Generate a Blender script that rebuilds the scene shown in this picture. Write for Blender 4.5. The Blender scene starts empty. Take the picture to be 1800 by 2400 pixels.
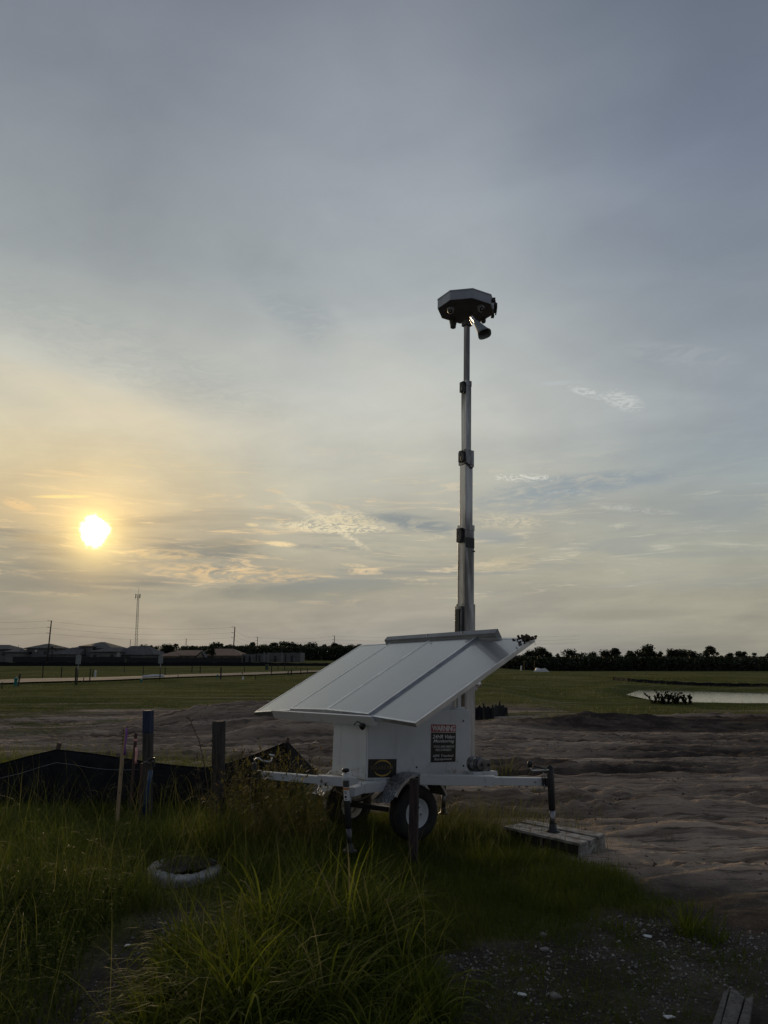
import bpy, math, random
import numpy as np
from mathutils import Matrix, Vector, Euler
random.seed(7)
rng = np.random.default_rng(11)
R = math.radians
scn = bpy.context.scene
col = scn.collection

# ------------------------------------------------------------------ camera
EYE = 1.7
FPX = 1800.0                       # focal length in pixels of the 1800 x 2400 photograph
PITCH = math.atan(338.5/1800.0)
cam = bpy.data.cameras.new('camera')
cam.sensor_fit = 'VERTICAL'; cam.sensor_height = 24.0; cam.lens = 18.0
cam.clip_start = 0.05; cam.clip_end = 9000
co = bpy.data.objects.new('camera', cam); col.objects.link(co)
co.location = (0, 0, EYE); co.rotation_euler = (R(90)+PITCH, 0, 0)
scn.camera = co
scn.view_settings.view_transform = 'Standard'
scn.view_settings.look = 'None'
scn.view_settings.exposure = 0.0
scn.view_settings.gamma = 1.0
scn.view_settings.use_curve_mapping = False
scn.cycles.max_bounces = 6
scn.cycles.transparent_max_bounces = 12

# helpers that turn a pixel of the photograph into a place in the world
def pdir(px, py):
    a = (px-900)/FPX; b = -(py-1200)/FPX
    return np.array([a, math.cos(PITCH)-b*math.sin(PITCH), math.sin(PITCH)+b*math.cos(PITCH)])
def at(px, py, Y):                 # point at depth Y
    d = pdir(px, py); return d*(Y/d[1]) + np.array([0, 0, EYE])
def gnd(px, py, z=0.0):            # point on level z
    d = pdir(px, py); return d*((z-EYE)/d[2]) + np.array([0, 0, EYE])
Z = 1800/1659.0                    # the overview was read at 1659 px width
def gz(x, y, z=0.0): return gnd(x*Z, y*Z, z)
def ang(x, y):
    d = pdir(x*Z, y*Z); d = d/np.linalg.norm(d)
    return math.degrees(math.atan2(d[0], d[1])), math.degrees(math.asin(d[2]))

# ------------------------------------------------------------------ sky (world)
SUN_AZ, SUN_EL = -20.9, 8.55
def lin(c):
    c = [v/255.0 for v in c]
    return tuple((v/12.92 if v <= .04045 else ((v+.055)/1.055)**2.4) for v in c)

class N:                           # tiny node-expression wrapper
    nt = None
    def __init__(s, sock): s.s = sock
    @staticmethod
    def m(op, *a, clamp=False):
        n = N.nt.nodes.new('ShaderNodeMath'); n.operation = op; n.use_clamp = clamp
        for i, v in enumerate(a):
            if isinstance(v, N): N.nt.links.new(v.s, n.inputs[i])
            else: n.inputs[i].default_value = v
        return N(n.outputs[0])
    def __add__(s, o): return N.m('ADD', s, o)
    __radd__ = __add__
    def __sub__(s, o): return N.m('SUBTRACT', s, o)
    def __rsub__(s, o): return N.m('SUBTRACT', o, s)
    def __mul__(s, o): return N.m('MULTIPLY', s, o)
    __rmul__ = __mul__
    def __truediv__(s, o): return N.m('DIVIDE', s, o)
def sstep(x, lo, hi, a=0.0, b=1.0):
    n = N.nt.nodes.new('ShaderNodeMapRange'); n.interpolation_type = 'SMOOTHSTEP'
    N.nt.links.new(x.s, n.inputs[0])
    n.inputs[1].default_value = lo; n.inputs[2].default_value = hi
    n.inputs[3].default_value = a; n.inputs[4].default_value = b
    return N(n.outputs[0])
def mixc(f, a, b, mode='MIX'):
    n = N.nt.nodes.new('ShaderNodeMix'); n.data_type = 'RGBA'; n.blend_type = mode; n.clamp_factor = True
    for v, i in ((f, 0), (a, 6), (b, 7)):
        if isinstance(v, N): N.nt.links.new(v.s, n.inputs[i])
        elif i == 0: n.inputs[0].default_value = v
        else: n.inputs[i].default_value = (*v[:3], 1)
    return N(n.outputs[2])
def comb(x, y, z):
    n = N.nt.nodes.new('ShaderNodeCombineXYZ')
    for i, v in enumerate((x, y, z)):
        if isinstance(v, N): N.nt.links.new(v.s, n.inputs[i])
        else: n.inputs[i].default_value = v
    return N(n.outputs[0])
def noi(vec, scale, detail=4, rough=.55, dist=0.0):
    n = N.nt.nodes.new('ShaderNodeTexNoise')
    if vec is not None: N.nt.links.new(vec.s, n.inputs['Vector'])
    n.inputs['Scale'].default_value = scale; n.inputs['Detail'].default_value = detail
    n.inputs['Roughness'].default_value = rough; n.inputs['Distortion'].default_value = dist
    return N(n.outputs[0])
def ramp(f, stops, srgb=True):
    n = N.nt.nodes.new('ShaderNodeValToRGB'); cr = n.color_ramp
    N.nt.links.new(f.s, n.inputs[0])
    for i, (p, c) in enumerate(stops):
        e = cr.elements[i] if i < 2 else cr.elements.new(p)
        e.position = p
    for e, (p, c) in zip(cr.elements, sorted(stops, key=lambda t: t[0])):
        e.position = p; e.color = (*(lin(c) if srgb else c), 1)
    return N(n.outputs[0])

world = bpy.data.worlds.new('World'); scn.world = world; world.use_nodes = True
nt = world.node_tree; nt.nodes.clear(); N.nt = nt
tc = nt.nodes.new('ShaderNodeTexCoord')
sp = nt.nodes.new('ShaderNodeSeparateXYZ'); nt.links.new(tc.outputs['Generated'], sp.inputs[0])
dx, dy, dz = N(sp.outputs[0]), N(sp.outputs[1]), N(sp.outputs[2])
D2 = 57.29578
el = N.m('ARCSINE', dz)*D2
az = N.m('ARCTAN2', dx, dy)*D2
els = [0.6, 4, 7.4, 10, 13.4, 17, 20, 24, 27, 33, 39, 44]
colL = [(130,132,128),(134,136,127),(148,146,131),(200,182,146),(214,201,166),(209,202,180),(193,193,183),(171,176,173),(156,163,165),(145,152,158),(132,139,149),(121,128,140)]
colC = [(146,145,140),(162,158,145),(176,171,153),(180,177,162),(190,189,176),(197,197,188),(188,191,186),(175,180,180),(166,173,176),(155,162,170),(145,152,162),(130,137,148)]
colR = [(152,149,136),(162,159,143),(163,164,152),(159,165,161),(155,165,169),(155,165,171),(150,159,166),(140,149,158),(131,141,153),(119,129,146),(109,119,134),(100,111,126)]
ef = N.m('DIVIDE', el, 90.0, clamp=True)
def eramp(cs):
    st = [(e/90.0, c) for e, c in zip(els, cs)]
    st += [(58/90., tuple(v*.90 for v in cs[-1])), (1.0, (96, 104, 119))]
    return ramp(ef, st)
# warp azimuth / elevation a little so that the gradient is not ruler-straight
wob = noi(comb(dx*2, dy*2, dz*5), 1.3, 3)
azw = az + (wob-.5)*16
left, mid, right = eramp(colL), eramp(colC), eramp(colR)
skyc = mixc(sstep(azw, -22, -2), left, mid)
skyc = mixc(sstep(azw, 2, 29), skyc, right)
# the sky away from the sunset goes on darker and bluer
cosun = N.m('ABSOLUTE', az + 5)
back = sstep(cosun, 40, 150)
skyc = mixc(back, skyc, mixc(sstep(el, 0, 50), lin((112,116,124)), lin((90,98,114))))
# clear-sky layer behind the veil
nis = nt.nodes.new('ShaderNodeTexSky'); nis.sky_type = 'NISHITA'; nis.sun_disc = False
nis.sun_elevation = R(SUN_EL); nis.sun_rotation = R(SUN_AZ); nis.dust_density = 2.0
nsc = mixc(1.0, N(nis.outputs[0]), (0.10, 0.10, 0.10), 'MULTIPLY')
skyc = mixc(0.015, skyc, nsc)
# angle to the sun
sd = (math.sin(R(SUN_AZ))*math.cos(R(SUN_EL)), math.cos(R(SUN_AZ))*math.cos(R(SUN_EL)), math.sin(R(SUN_EL)))
dot = dx*sd[0] + dy*sd[1] + dz*sd[2]
sang = N.m('ARCCOSINE', N.m('MINIMUM', dot, 0.999999))*D2
# broad soft cloud sheets on a high plane
den = N.m('MAXIMUM', dz, 0.0) + 0.16
pl = comb(dx/den, dy/den*0.55, 0.0)
n1 = noi(pl, 1.15, 5, .5, .6)
n1b = noi(comb(dx/den*.6+dy/den*.5, dy/den*.9, 3.0), 2.6, 5, .55, .4)
sheet = (n1-.5)*1.0 + (n1b-.5)*.55
shf = N.m('MULTIPLY_ADD', sheet, 1.0, .5, clamp=True)
skyc = mixc(mixc(1, (1,1,1), (1,1,1)) if False else sstep(shf, .22, .5, .30, 0.0), skyc, lin((122,132,140)), 'MULTIPLY') if False else skyc
n1c = noi(comb(dx/den*1.2, dy/den*1.0, 8.0), 4.2, 6, .6, .7)
sheet = sheet + (n1c-.5)*.25
gain = N.m('MULTIPLY_ADD', sheet, .62, 1.0)
skyc = mixc(1.0, skyc, comb(gain, gain, N.m('MULTIPLY_ADD', sheet, .52, 1.0)), 'MULTIPLY')
# low streaks near the horizon, long and thin
st = noi(comb(az*.055, el*.42, dx*.8), 1.0, 7, .62, .9)
st2 = noi(comb(az*.16+4, el*1.25+el*el*.01, 9.0), 1.0, 7, .66, 1.1)
low = sstep(el, 19, 9) * sstep(el, 0.5, 3.0)
rightfade = sstep(az, 0, 26, 1.0, .42)
dark = sstep(st, .46, .64)*sstep(el, 12.5, 7.0)*sstep(el, 3.0, 5.0)*rightfade
skyc = mixc(dark*.85, skyc, mixc(sstep(az, -25, 15), lin((134,133,124)), lin((146,151,150))))
lite = sstep(st2, .53, .70)*sstep(el, 17, 9)*sstep(el, 3.0, 6.0)*rightfade
skyc = mixc(lite*.78, skyc, mixc(sstep(az, -10, 22), lin((238,208,160)), lin((210,206,188))))
# individual cloud features: (x0, y0, x1, y1, half-width px, colour, strength, noise scale)
brk = noi(comb(az*.55, el*2.0-az*.1, 0.0), .75, 7, .66, 1.6)
brf = noi(comb(az*.8+el*.5, el*2.0-az*.15, 5.0), .95, 8, .70, 2.6)
def feature(x0, y0, x1, y1, w, c, k, nz=None, lo=.38, hi=.62, wend=None):
    global skyc
    a0, e0 = ang(x0, y0); a1, e1 = ang(x1, y1)
    L = math.hypot(a1-a0, e1-e0); ux, uy = (a1-a0)/L, (e1-e0)/L
    cx, cy = (a0+a1)/2, (e0+e1)/2
    wd = w/1659*57.3
    a = az-cx; e = el-cy
    t = (a*ux + e*uy)/(L/2); s = (a*(-uy) + e*ux)/wd
    r2 = t*t + s*s
    m = sstep(r2, 1.5, 0.0)
    if nz is not None: m = m*sstep(nz, lo, hi)
    skyc = mixc(m*k, skyc, lin(c))
feature(0, 1190, 190, 1205, 34, (132,130,122), .75, st, .30, .5)
feature(-60, 1250, 420, 1262, 26, (140,136,126), .60, st, .28, .5)
feature(250, 1290, 1000, 1262, 20, (150,146,130), .55, st, .30, .55)
feature(560, 1262, 900, 1255, 22, (146,148,142), .60, st, .28, .5)
feature(430, 1176, 560, 1180, 16, (158,150,130), .6, brk, .3, .5)
feature(20, 1160, 130, 1166, 11, (176,160,130), .6, brk, .3, .55)
feature(290, 1228, 700, 1246, 20, (240,204,150), .65, brk, .38, .6)
feature(260, 1195, 470, 1200, 12, (238,204,146), .5, brk, .38, .6)
feature(790, 1112, 1010, 1150, 19, (136,144,146), .85, brk, .34, .56)
feature(1000, 1155, 1130, 1165, 16, (150,156,156), .6, brk, .25, .5)
feature(1060, 1062, 1480, 1022, 24, (138,151,161), .75, brk, .30, .62)
feature(1000, 1090, 1300, 1072, 26, (146,157,163), .6, brk, .3, .6)
feature(1450, 1110, 1700, 1080, 36, (146,153,155), .5, st, .3, .5)
feature(1200, 1330, 1480, 1326, 12, (150,147,133), .7, brk, .25, .45)
feature(607, 1068, 705, 1124, 8, (226,213,182), .7, brf, .40, .62)
feature(690, 1118, 802, 1192, 8, (232,217,184), .8, brf, .40, .62)
feature(620, 1080, 790, 1182, 3, (222,209,178), .5, brk, .3, .6)
feature(580, 1134, 850, 1144, 13, (234,220,184), .95, brf, .42, .56)
feature(640, 1128, 790, 1108, 14, (228,214,180), .8, brf, .42, .58)
feature(700, 1120, 830, 1128, 12, (226,210,172), .75, brf, .42, .6)
feature(570, 1172, 640, 1178, 6, (240,216,170), 1.0, brf, .35, .5)
feature(735, 1218, 795, 1224, 4, (224,206,165), .7, brf, .35, .55)
feature(530, 1132, 560, 1135, 4, (236,214,168), .7, brf, .35, .5)
feature(70, 1073, 200, 1072, 3.5, (255,226,150), .7, brf, .3, .5)
feature(0, 1078, 78, 1102, 10, (246,206,148), .6, brf, .35, .55)
feature(12, 1318, 75, 1320, 9, (172,157,142), .6, brf, .3, .5)
feature(170, 1265, 420, 1276, 4, (180,168,142), .6, brf, .3, .5)
feature(1160, 830, 1260, 824, 5, (184,191,194), .6, brf, .38, .6)
feature(1225, 835, 1320, 862, 9, (204,209,208), .8, brf, .42, .60)
feature(1300, 850, 1390, 880, 19, (200,203,200), .75, brf, .42, .58)
feature(1320, 750, 1600, 775, 22, (164,170,174), .55, brk, .35, .6)
feature(1040, 1030, 1210, 1033, 9, (216,215,206), .8, brf, .50, .6)
feature(1180, 1066, 1270, 1058, 5, (186,193,194), .5, brf, .42, .62)
feature(1290, 1092, 1470, 1110, 7, (190,192,186), .5, brf, .44, .6)
feature(1000, 1225, 1150, 1215, 18, (206,192,160), .6, brk, .3, .6)
feature(1020, 1120, 1180, 1130, 18, (208,198,172), .6, brf, .4, .6)
# grey-blue diagonal band and pale band of the upper left
feature(480, 480, 740, 760, 62, (146,156,160), .50, brk, .15, .7)
feature(-200, 540, 640, 900, 70, (152,160,162), .40, brk, .15, .75)
feature(690, 730, 960, 860, 60, (196,196,186), .40, brk, .1, .6)
feature(-100, 760, 460, 950, 38, (222,208,178), .35, brk, .2, .6)
feature(560, 600, 760, 650, 26, (165,171,173), .5, brk, .3, .55)
# sun glow and the sun itself burning through, ragged at the edge
gn = N.m('MULTIPLY_ADD', st2, .9, .55)
lowfade = sstep(el, 4.0, 8.5, .04, 1.0)
g1 = N.m('EXPONENT', (sang*sang)*(-1/36.0))*lowfade
g2 = N.m('EXPONENT', (sang*sang)*(-1/10.0))
g3 = N.m('EXPONENT', (sang*sang)*(-1/2.1))
glow = lambda g, c, k: mixc(1.0, skyc, comb(g*(c[0]*k), g*(c[1]*k), g*(c[2]*k)), 'ADD')
skyc = glow(g1*gn, (1.0, .60, .20), .13)
skyc = glow(g2*gn, (1.0, .62, .12), .38)
skyc = glow(g3, (1.0, .78, .20), .60)
sx = (az-SUN_AZ); sy = (el-SUN_EL)
edge = noi(comb(az*1.3, el*1.6, 2.0), 1.0, 4, .6, .8)
rr = N.m('SQRT', sx*sx*sstep(sy, -.9, .5, 1.55, .90) + sy*sy*.80) + (edge-.5)*1.0
disc = sstep(rr, 1.15, .55)
skyc = glow(disc, (1.0, .93, .70), 3.2)
# below the horizon: dim earth tone
skyc = mixc(sstep(el, 0.0, -2.0), skyc, lin((70, 66, 60)))
bg = nt.nodes.new('ShaderNodeBackground'); bg.inputs[1].default_value = 1.0
nt.links.new(skyc.s, bg.inputs[0])
wo = nt.nodes.new('ShaderNodeOutputWorld'); nt.links.new(bg.outputs[0], wo.inputs[0])

sl = bpy.data.lights.new('sun', 'SUN'); sl.energy = 1.3; sl.angle = R(6); sl.color = (1.0, .72, .42)
so = bpy.data.objects.new('sun', sl); col.objects.link(so)
so.rotation_euler = Vector(sd).to_track_quat('Z', 'Y').to_euler()
world.cycles.sampling_method = "MANUAL"; world.cycles.sample_map_resolution = 512

# ------------------------------------------------------------------ object helpers
def tag(o, label=None, cat=None, group=None, kind=None):
    if label: o['label'] = label
    if cat: o['category'] = cat
    if group: o['group'] = group
    if kind: o['kind'] = kind
    return o
WM = {}                              # world matrices of the parents, kept by name
def wm(o): return WM[o.name] if o is not None else Matrix.Identity(4)
def empty(name, loc, rot=None, label=None, cat=None, group=None):
    o = bpy.data.objects.new(name, None); col.objects.link(o)
    o.empty_display_size = .2
    m = Matrix.Translation(Vector(loc)) @ (rot.to_4x4() if rot is not None else Matrix.Identity(4))
    o.matrix_world = m; WM[o.name] = m
    return tag(o, label, cat, group)
class MB:
    def __init__(s): s.v = []; s.f = []; s.sm = []
    def add(s, vs, fs, smooth=False):
        n = len(s.v); s.v += [tuple(map(float, p)) for p in vs]
        s.f += [tuple(i+n for i in f) for f in fs]; s.sm += [smooth]*len(fs)
        return s
    def hexa(s, p):                  # eight corners: four of the bottom loop, four of the top loop
        return s.add(p, [(3,2,1,0),(4,5,6,7),(0,1,5,4),(1,2,6,5),(2,3,7,6),(3,0,4,7)])
    def box(s, c, h, M=None):        # centre, half sizes, optional 3x3 axes
        c = np.array(c, float); A = np.eye(3) if M is None else np.array(M)
        pts = [c + A @ (np.array(q)*h) for q in
               [(-1,-1,-1),(1,-1,-1),(1,1,-1),(-1,1,-1),(-1,-1,1),(1,-1,1),(1,1,1),(-1,1,1)]]
        return s.hexa(pts)
    def beam(s, a, b, w, h, up=(0,0,1)):  # rectangular bar from a to b
        a = np.array(a, float); b = np.array(b, float); d = (b-a); L = np.linalg.norm(d); d = d/L
        u = np.array(up, float); r = np.cross(d, u); r /= np.linalg.norm(r); u = np.cross(r, d)
        return s.box((a+b)/2, (L/2, w/2, h/2), np.stack([d, r, u], 1))
    def tube(s, pts, rad, n=10, smooth=True, caps=True):
        pts = [np.array(p, float) for p in pts]
        rad = [rad]*len(pts) if np.isscalar(rad) else list(rad)
        base = len(s.v); prev = None
        for i, p in enumerate(pts):
            d = pts[min(i+1, len(pts)-1)] - pts[max(i-1, 0)]; d = d/(np.linalg.norm(d)+1e-12)
            if prev is None:
                r = np.cross(d, (0,0,1)) if abs(d[2]) < .9 else np.cross(d, (1,0,0))
            else: r = prev - d*np.dot(prev, d)
            r = r/(np.linalg.norm(r)+1e-12); prev = r; q = np.cross(d, r)
            for k in range(n):
                t = 2*math.pi*k/n
                s.v.append(tuple(p + rad[i]*(math.cos(t)*r + math.sin(t)*q)))
        for i in range(len(pts)-1):
            for k in range(n):
                a = base+i*n+k; b = base+i*n+(k+1) % n
                s.f.append((a, b, b+n, a+n)); s.sm.append(smooth)
        if caps:
            s.f.append(tuple(base+k for k in range(n))[::-1]); s.sm.append(False)
            e = base+(len(pts)-1)*n
            s.f.append(tuple(e+k for k in range(n))); s.sm.append(False)
        return s
    def lathe(s, o, axis, prof, n=32, smooth=True):   # profile of (along axis, radius)
        o = np.array(o, float); d = np.array(axis, float); d /= np.linalg.norm(d)
        r = np.cross(d, (0,0,1)) if abs(d[2]) < .9 else np.cross(d, (1,0,0)); r /= np.linalg.norm(r); q = np.cross(d, r)
        base = len(s.v)
        for h, rd in prof:
            for k in range(n):
                t = 2*math.pi*k/n
                s.v.append(tuple(o + d*h + rd*(math.cos(t)*r+math.sin(t)*q)))
        for i in range(len(prof)-1):
            for k in range(n):
                a = base+i*n+k; b = base+i*n+(k+1) % n
                s.f.append((a, b, b+n, a+n)); s.sm.append(smooth)
        return s
    def build(s, name, mat, parent=None, bevel=0.0, label=None):
        M = wm(parent).inverted() if parent is not None else None
        me = bpy.data.meshes.new(name)
        vs = [tuple(M @ Vector(v)) for v in s.v] if M is not None else s.v
        me.from_pydata(vs, [], s.f); me.validate()
        if len(me.polygons) == len(s.sm): me.polygons.foreach_set('use_smooth', s.sm)
        me.materials.append(mat)
        o = bpy.data.objects.new(name, me); col.objects.link(o)
        if parent is not None:
            o.parent = parent; WM[o.name] = wm(parent)
        else: WM[o.name] = Matrix.Identity(4)
        if bevel:
            b = o.modifiers.new('bevel', 'BEVEL'); b.width = bevel; b.segments = 2; b.limit_method = 'ANGLE'
        if label: o['label'] = label
        return o
def recenter(o, loc):                # give a top-level mesh an origin of its own
    o.data.transform(Matrix.Translation(-Vector(loc))); o.location = loc; return o
def copy_tree(o, parent=None):
    c = o.copy(); col.objects.link(c)
    if parent is not None: c.parent = parent
    for ch in list(o.children): copy_tree(ch, c)
    return c

# ------------------------------------------------------------------ materials
def mat(name, c, rough=.6, var=.15, scale=8.0, bump=0.0, bscale=40.0, metal=0.0, c2=None, spec=.5,
        coat=0.0, stretch=(1,1,1), trans=0.0, lo=.35, hi=.65, coords='Object'):
    m = bpy.data.materials.new(name); m.use_nodes = True; t = m.node_tree; N.nt = t
    b = t.nodes['Principled BSDF']
    tcn = t.nodes.new('ShaderNodeTexCoord'); mp = t.nodes.new('ShaderNodeMapping')
    t.links.new(tcn.outputs[coords], mp.inputs[0]); mp.inputs['Scale'].default_value = stretch
    v = N(mp.outputs[0])
    n = noi(v, scale, 6, .6)
    c2 = c2 or tuple(x*(1-var*2) for x in c)
    cc = mixc(sstep(n, lo, hi), c2, c)
    t.links.new(cc.s, b.inputs['Base Color'])
    rr = N.m('MULTIPLY_ADD', n, -.25, rough+.12)
    t.links.new(rr.s, b.inputs['Roughness'])
    b.inputs['Metallic'].default_value = metal
    b.inputs['Specular IOR Level'].default_value = spec
    b.inputs['Coat Weight'].default_value = coat
    if bump:
        bn = t.nodes.new('ShaderNodeBump'); bn.inputs['Strength'].default_value = bump; bn.inputs['Distance'].default_value = .02
        t.links.new(noi(v, bscale, 5, .65).s, bn.inputs['Height']); t.links.new(bn.outputs[0], b.inputs['Normal'])
    if trans:
        tr = t.nodes.new('ShaderNodeBsdfTranslucent'); t.links.new(cc.s, tr.inputs[0])
        mx = t.nodes.new('ShaderNodeMixShader'); mx.inputs[0].default_value = trans
        t.links.new(b.outputs[0], mx.inputs[1]); t.links.new(tr.outputs[0], mx.inputs[2])
        t.links.new(mx.outputs[0], t.nodes['Material Output'].inputs[0])
    return m
white = mat('white_paint', (.62,.65,.68), .42, .05, 3, .02, 60, c2=(.56,.59,.61))
def add_dirt(m):
    t = m.node_tree; N.nt = t; b = t.nodes['Principled BSDF']; l = b.inputs['Base Color'].links[0]; src = N(l.from_socket)
    tcn = t.nodes.new('ShaderNodeTexCoord'); s_ = t.nodes.new('ShaderNodeSeparateXYZ'); t.links.new(tcn.outputs['Object'], s_.inputs[0]); v = N(tcn.outputs['Object'])
    mp = t.nodes.new('ShaderNodeMapping'); mp.inputs['Scale'].default_value = (9, 9, 1.2); t.links.new(tcn.outputs['Object'], mp.inputs[0])
    low_ = sstep(N(s_.outputs[2]), .86, .58); k = sstep(noi(v, 11, 6, .7), .52, .70)*low_*.75
    st_ = sstep(noi(N(mp.outputs[0]), 1.3, 5, .6), .56, .75)*.30
    c = mixc(st_, src, (.30,.29,.27)); c = mixc(k, c, (.20,.16,.12)); t.links.new(c.s, b.inputs['Base Color'])
add_dirt(white)
white_steel = mat('white_steel', (.62,.64,.65), .4, .1, 9, .05, 80, c2=(.45,.45,.43), lo=.25, hi=.45)
black = mat('black_steel', (.024,.024,.026), .42, .1, 20, .1, 90)
blackpl = mat('black_plastic', (.012,.012,.013), .5, .1, 20)
rubber = mat('rubber', (.016,.016,.017), .82, .1, 25, .3, 120, c2=(.03,.028,.025))
galv = mat('galvanised_steel', (.30,.30,.31), .40, .2, 14, .1, 90, metal=.9, c2=(.10,.10,.105), stretch=(1,1,.25))
alum = mat('mast_aluminium', (.50,.505,.51), .40, .2, 3.2, .05, 60, metal=.7, c2=(.15,.145,.145), stretch=(2.2,2.2,.30), lo=.34, hi=.62)
alum2 = mat('bright_aluminium', (.62,.63,.64), .32, .1, 8, .0, 60, metal=.85)
wood = mat('weathered_timber', (.078,.068,.062), .85, .2, 3, .5, 14, c2=(.040,.035,.032), stretch=(14,14,1.2))
wood_blue = mat('blue_marking_paint', (.018,.032,.085), .7, .2, 6, .3, 30, c2=(.01,.018,.045), stretch=(6,6,1))
wood_pale = mat('pale_stake_wood', (.46,.34,.20), .8, .2, 4, .3, 20, c2=(.28,.20,.12), stretch=(20,20,1))
wood_red = mat('brown_stake_wood', (.10,.06,.05), .8, .2, 4, .3, 20, stretch=(20,20,1))
plank = mat('grey_plank', (.44,.43,.41), .85, .2, 5, .5, 22, c2=(.17,.155,.135), stretch=(2,2,2))
plank2 = mat('driftwood_board', (.15,.135,.12), .85, .2, 5, .5, 30, c2=(.07,.06,.055), stretch=(9,9,1.5))
fabric = mat('silt_fabric', (.010,.011,.013), .85, .1, 5, .25, 45, c2=(.020,.021,.024), lo=.5, hi=.7, spec=.12)
concrete = mat('pale_concrete', (.40,.39,.37), .8, .2, 12, .3, 60, c2=(.22,.21,.2))
blue_pvc = mat('blue_plastic', (.015,.075,.19), .45, .1, 10)
teal = mat('teal_plastic', (.02,.22,.19), .5, .1, 10)
stone = mat('pale_stone', (.24,.22,.195), .85, .2, 14, .4, 40, c2=(.2,.19,.17))
roof_dark = mat('dark_shingle', (.10,.098,.10), .9, .2, 1.2, .2, 6, c2=(.05,.05,.05))
roof_tan = mat('tan_roof_deck', (.30,.19,.13), .9, .1, .7, c2=(.24,.155,.105))
stucco = mat('grey_stucco', (.19,.185,.18), .9, .1, .6)
stucco_tan = mat('tan_stucco', (.26,.22,.17), .9, .1, .6)
window_dark = mat('window_glass', (.02,.022,.025), .12, .05, 2)
blockwall = mat('grey_block', (.16,.155,.15), .9, .2, .8, c2=(.10,.095,.09), stretch=(1,1,3))
pole_mat = mat('dark_pole', (.045,.04,.036), .85, .1, 3)
tower_mat = mat('tower_steel', (.17,.17,.175), .6, .1, 1, metal=.3)
asph = mat('pale_concrete_road', (.155,.155,.145), .95, .12, .25, c2=(.155,.155,.145), spec=.05)
fence_dark = mat('dark_fence', (.050,.051,.054), .9, .1, 2, spec=.05)
panelm = None
# photovoltaic glass: matt dusty glass over pale backing, hazy mirror at this grazing angle
def pv_mat():
    m = bpy.data.materials.new('solar_glass'); m.use_nodes = True; t = m.node_tree; N.nt = t
    b = t.nodes['Principled BSDF']
    tcn = t.nodes.new('ShaderNodeTexCoord'); v = N(tcn.outputs['Object'])
    n = noi(v, 3.0, 5, .6); n2 = noi(v, 60.0, 3, .6)
    cc = mixc(sstep(n, .3, .7), (.155,.165,.175), (.19,.198,.205))
    cc = mixc(n2*.12, cc, (.13,.135,.145))
    t.links.new(cc.s, b.inputs['Base Color'])
    b.inputs['Metallic'].default_value = .35
    b.inputs['Specular IOR Level'].default_value = .9
    t.links.new(N.m('MULTIPLY_ADD', n, .04, .22).s, b.inputs['Roughness'])
    b.inputs['Coat Weight'].default_value = .7; b.inputs['Coat Roughness'].default_value = .07; b.inputs['Coat IOR'].default_value = 1.6
    return m
panelm = pv_mat()
def plain(name, c, rough=.6, metal=0.0, spec=.5, emit=None):
    m = bpy.data.materials.new(name); m.use_nodes = True
    b = m.node_tree.nodes['Principled BSDF']
    N.nt = m.node_tree
    n = noi(None, 30, 3, .6)
    cc = mixc(n*.3, c, tuple(x*.75 for x in c)); m.node_tree.links.new(cc.s, b.inputs['Base Color'])
    b.inputs['Roughness'].default_value = rough; b.inputs['Metallic'].default_value = metal
    b.inputs['Specular IOR Level'].default_value = spec
    return m
sign_black = plain('sign_black', (.006,.006,.007), .4)
sign_red = plain('sign_red', (.30,.012,.03), .4)
sign_white = plain('sign_white', (.70,.70,.70), .5)
sign_gold = plain('sign_gold', (.42,.27,.05), .4)
sign_dim = plain('sign_bronze', (.16,.12,.05), .4)
purple = plain('purple_ribbon', (.30,.10,.42), .6)
pink = plain('pink_ribbon', (.85,.42,.38), .6)
litter_m = plain('white_litter', (.7,.7,.68), .6)

# ------------------------------------------------------------------ ground
def vnoise(x, y, seed=0):
    xi = np.floor(x).astype(np.int64); yi = np.floor(y).astype(np.int64)
    xf = x-xi; yf = y-yi; xf = xf*xf*(3-2*xf); yf = yf*yf*(3-2*yf)
    def h(a, b):
        n = (a*374761393 + b*668265263 + seed*974634777) & 0xffffffff
        n = ((n ^ (n >> 13))*1274126177) & 0xffffffff
        return ((n ^ (n >> 16)) & 0xffff)/65535.0
    return (h(xi,yi)*(1-xf)+h(xi+1,yi)*xf)*(1-yf) + (h(xi,yi+1)*(1-xf)+h(xi+1,yi+1)*xf)*yf
def fbm(x, y, o=4, seed=0):
    s = 0; a = .5; t = 0
    for i in range(o):
        s = s + a*vnoise(x, y, seed+i*7); t += a; a *= .5; x = x*2.03+11.3; y = y*2.03+5.7
    return s/t
def smooth(x, lo, hi):
    t = np.clip((x-lo)/(hi-lo), 0, 1); return t*t*(3-2*t)
def inpoly(x, y, P):
    x = np.asarray(x); y = np.asarray(y); r = np.zeros(x.shape, bool); n = len(P)
    for i in range(n):
        x0, y0 = P[i]; x1, y1 = P[(i+1) % n]
        c = ((y0 > y) != (y1 > y)) & (x < (x1-x0)*(y-y0)/(y1-y0+1e-12)+x0)
        r ^= c
    return r
def sdist(x, y, P):                  # distance to the outline, negative inside
    x = np.asarray(x, float); y = np.asarray(y, float); d = np.full(x.shape, 1e9)
    n = len(P)
    for i in range(n):
        ax, ay = P[i]; bx, by = P[(i+1) % n]
        ux, uy = bx-ax, by-ay; t = np.clip(((x-ax)*ux+(y-ay)*uy)/(ux*ux+uy*uy+1e-12), 0, 1)
        d = np.minimum(d, np.hypot(x-ax-t*ux, y-ay-t*uy))
    return np.where(inpoly(x, y, P), -d, d)
def poly(pts, z=0.0): return [tuple(gz(a, b, z)[:2]) for a, b in pts]
WATER = -.40
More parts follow.
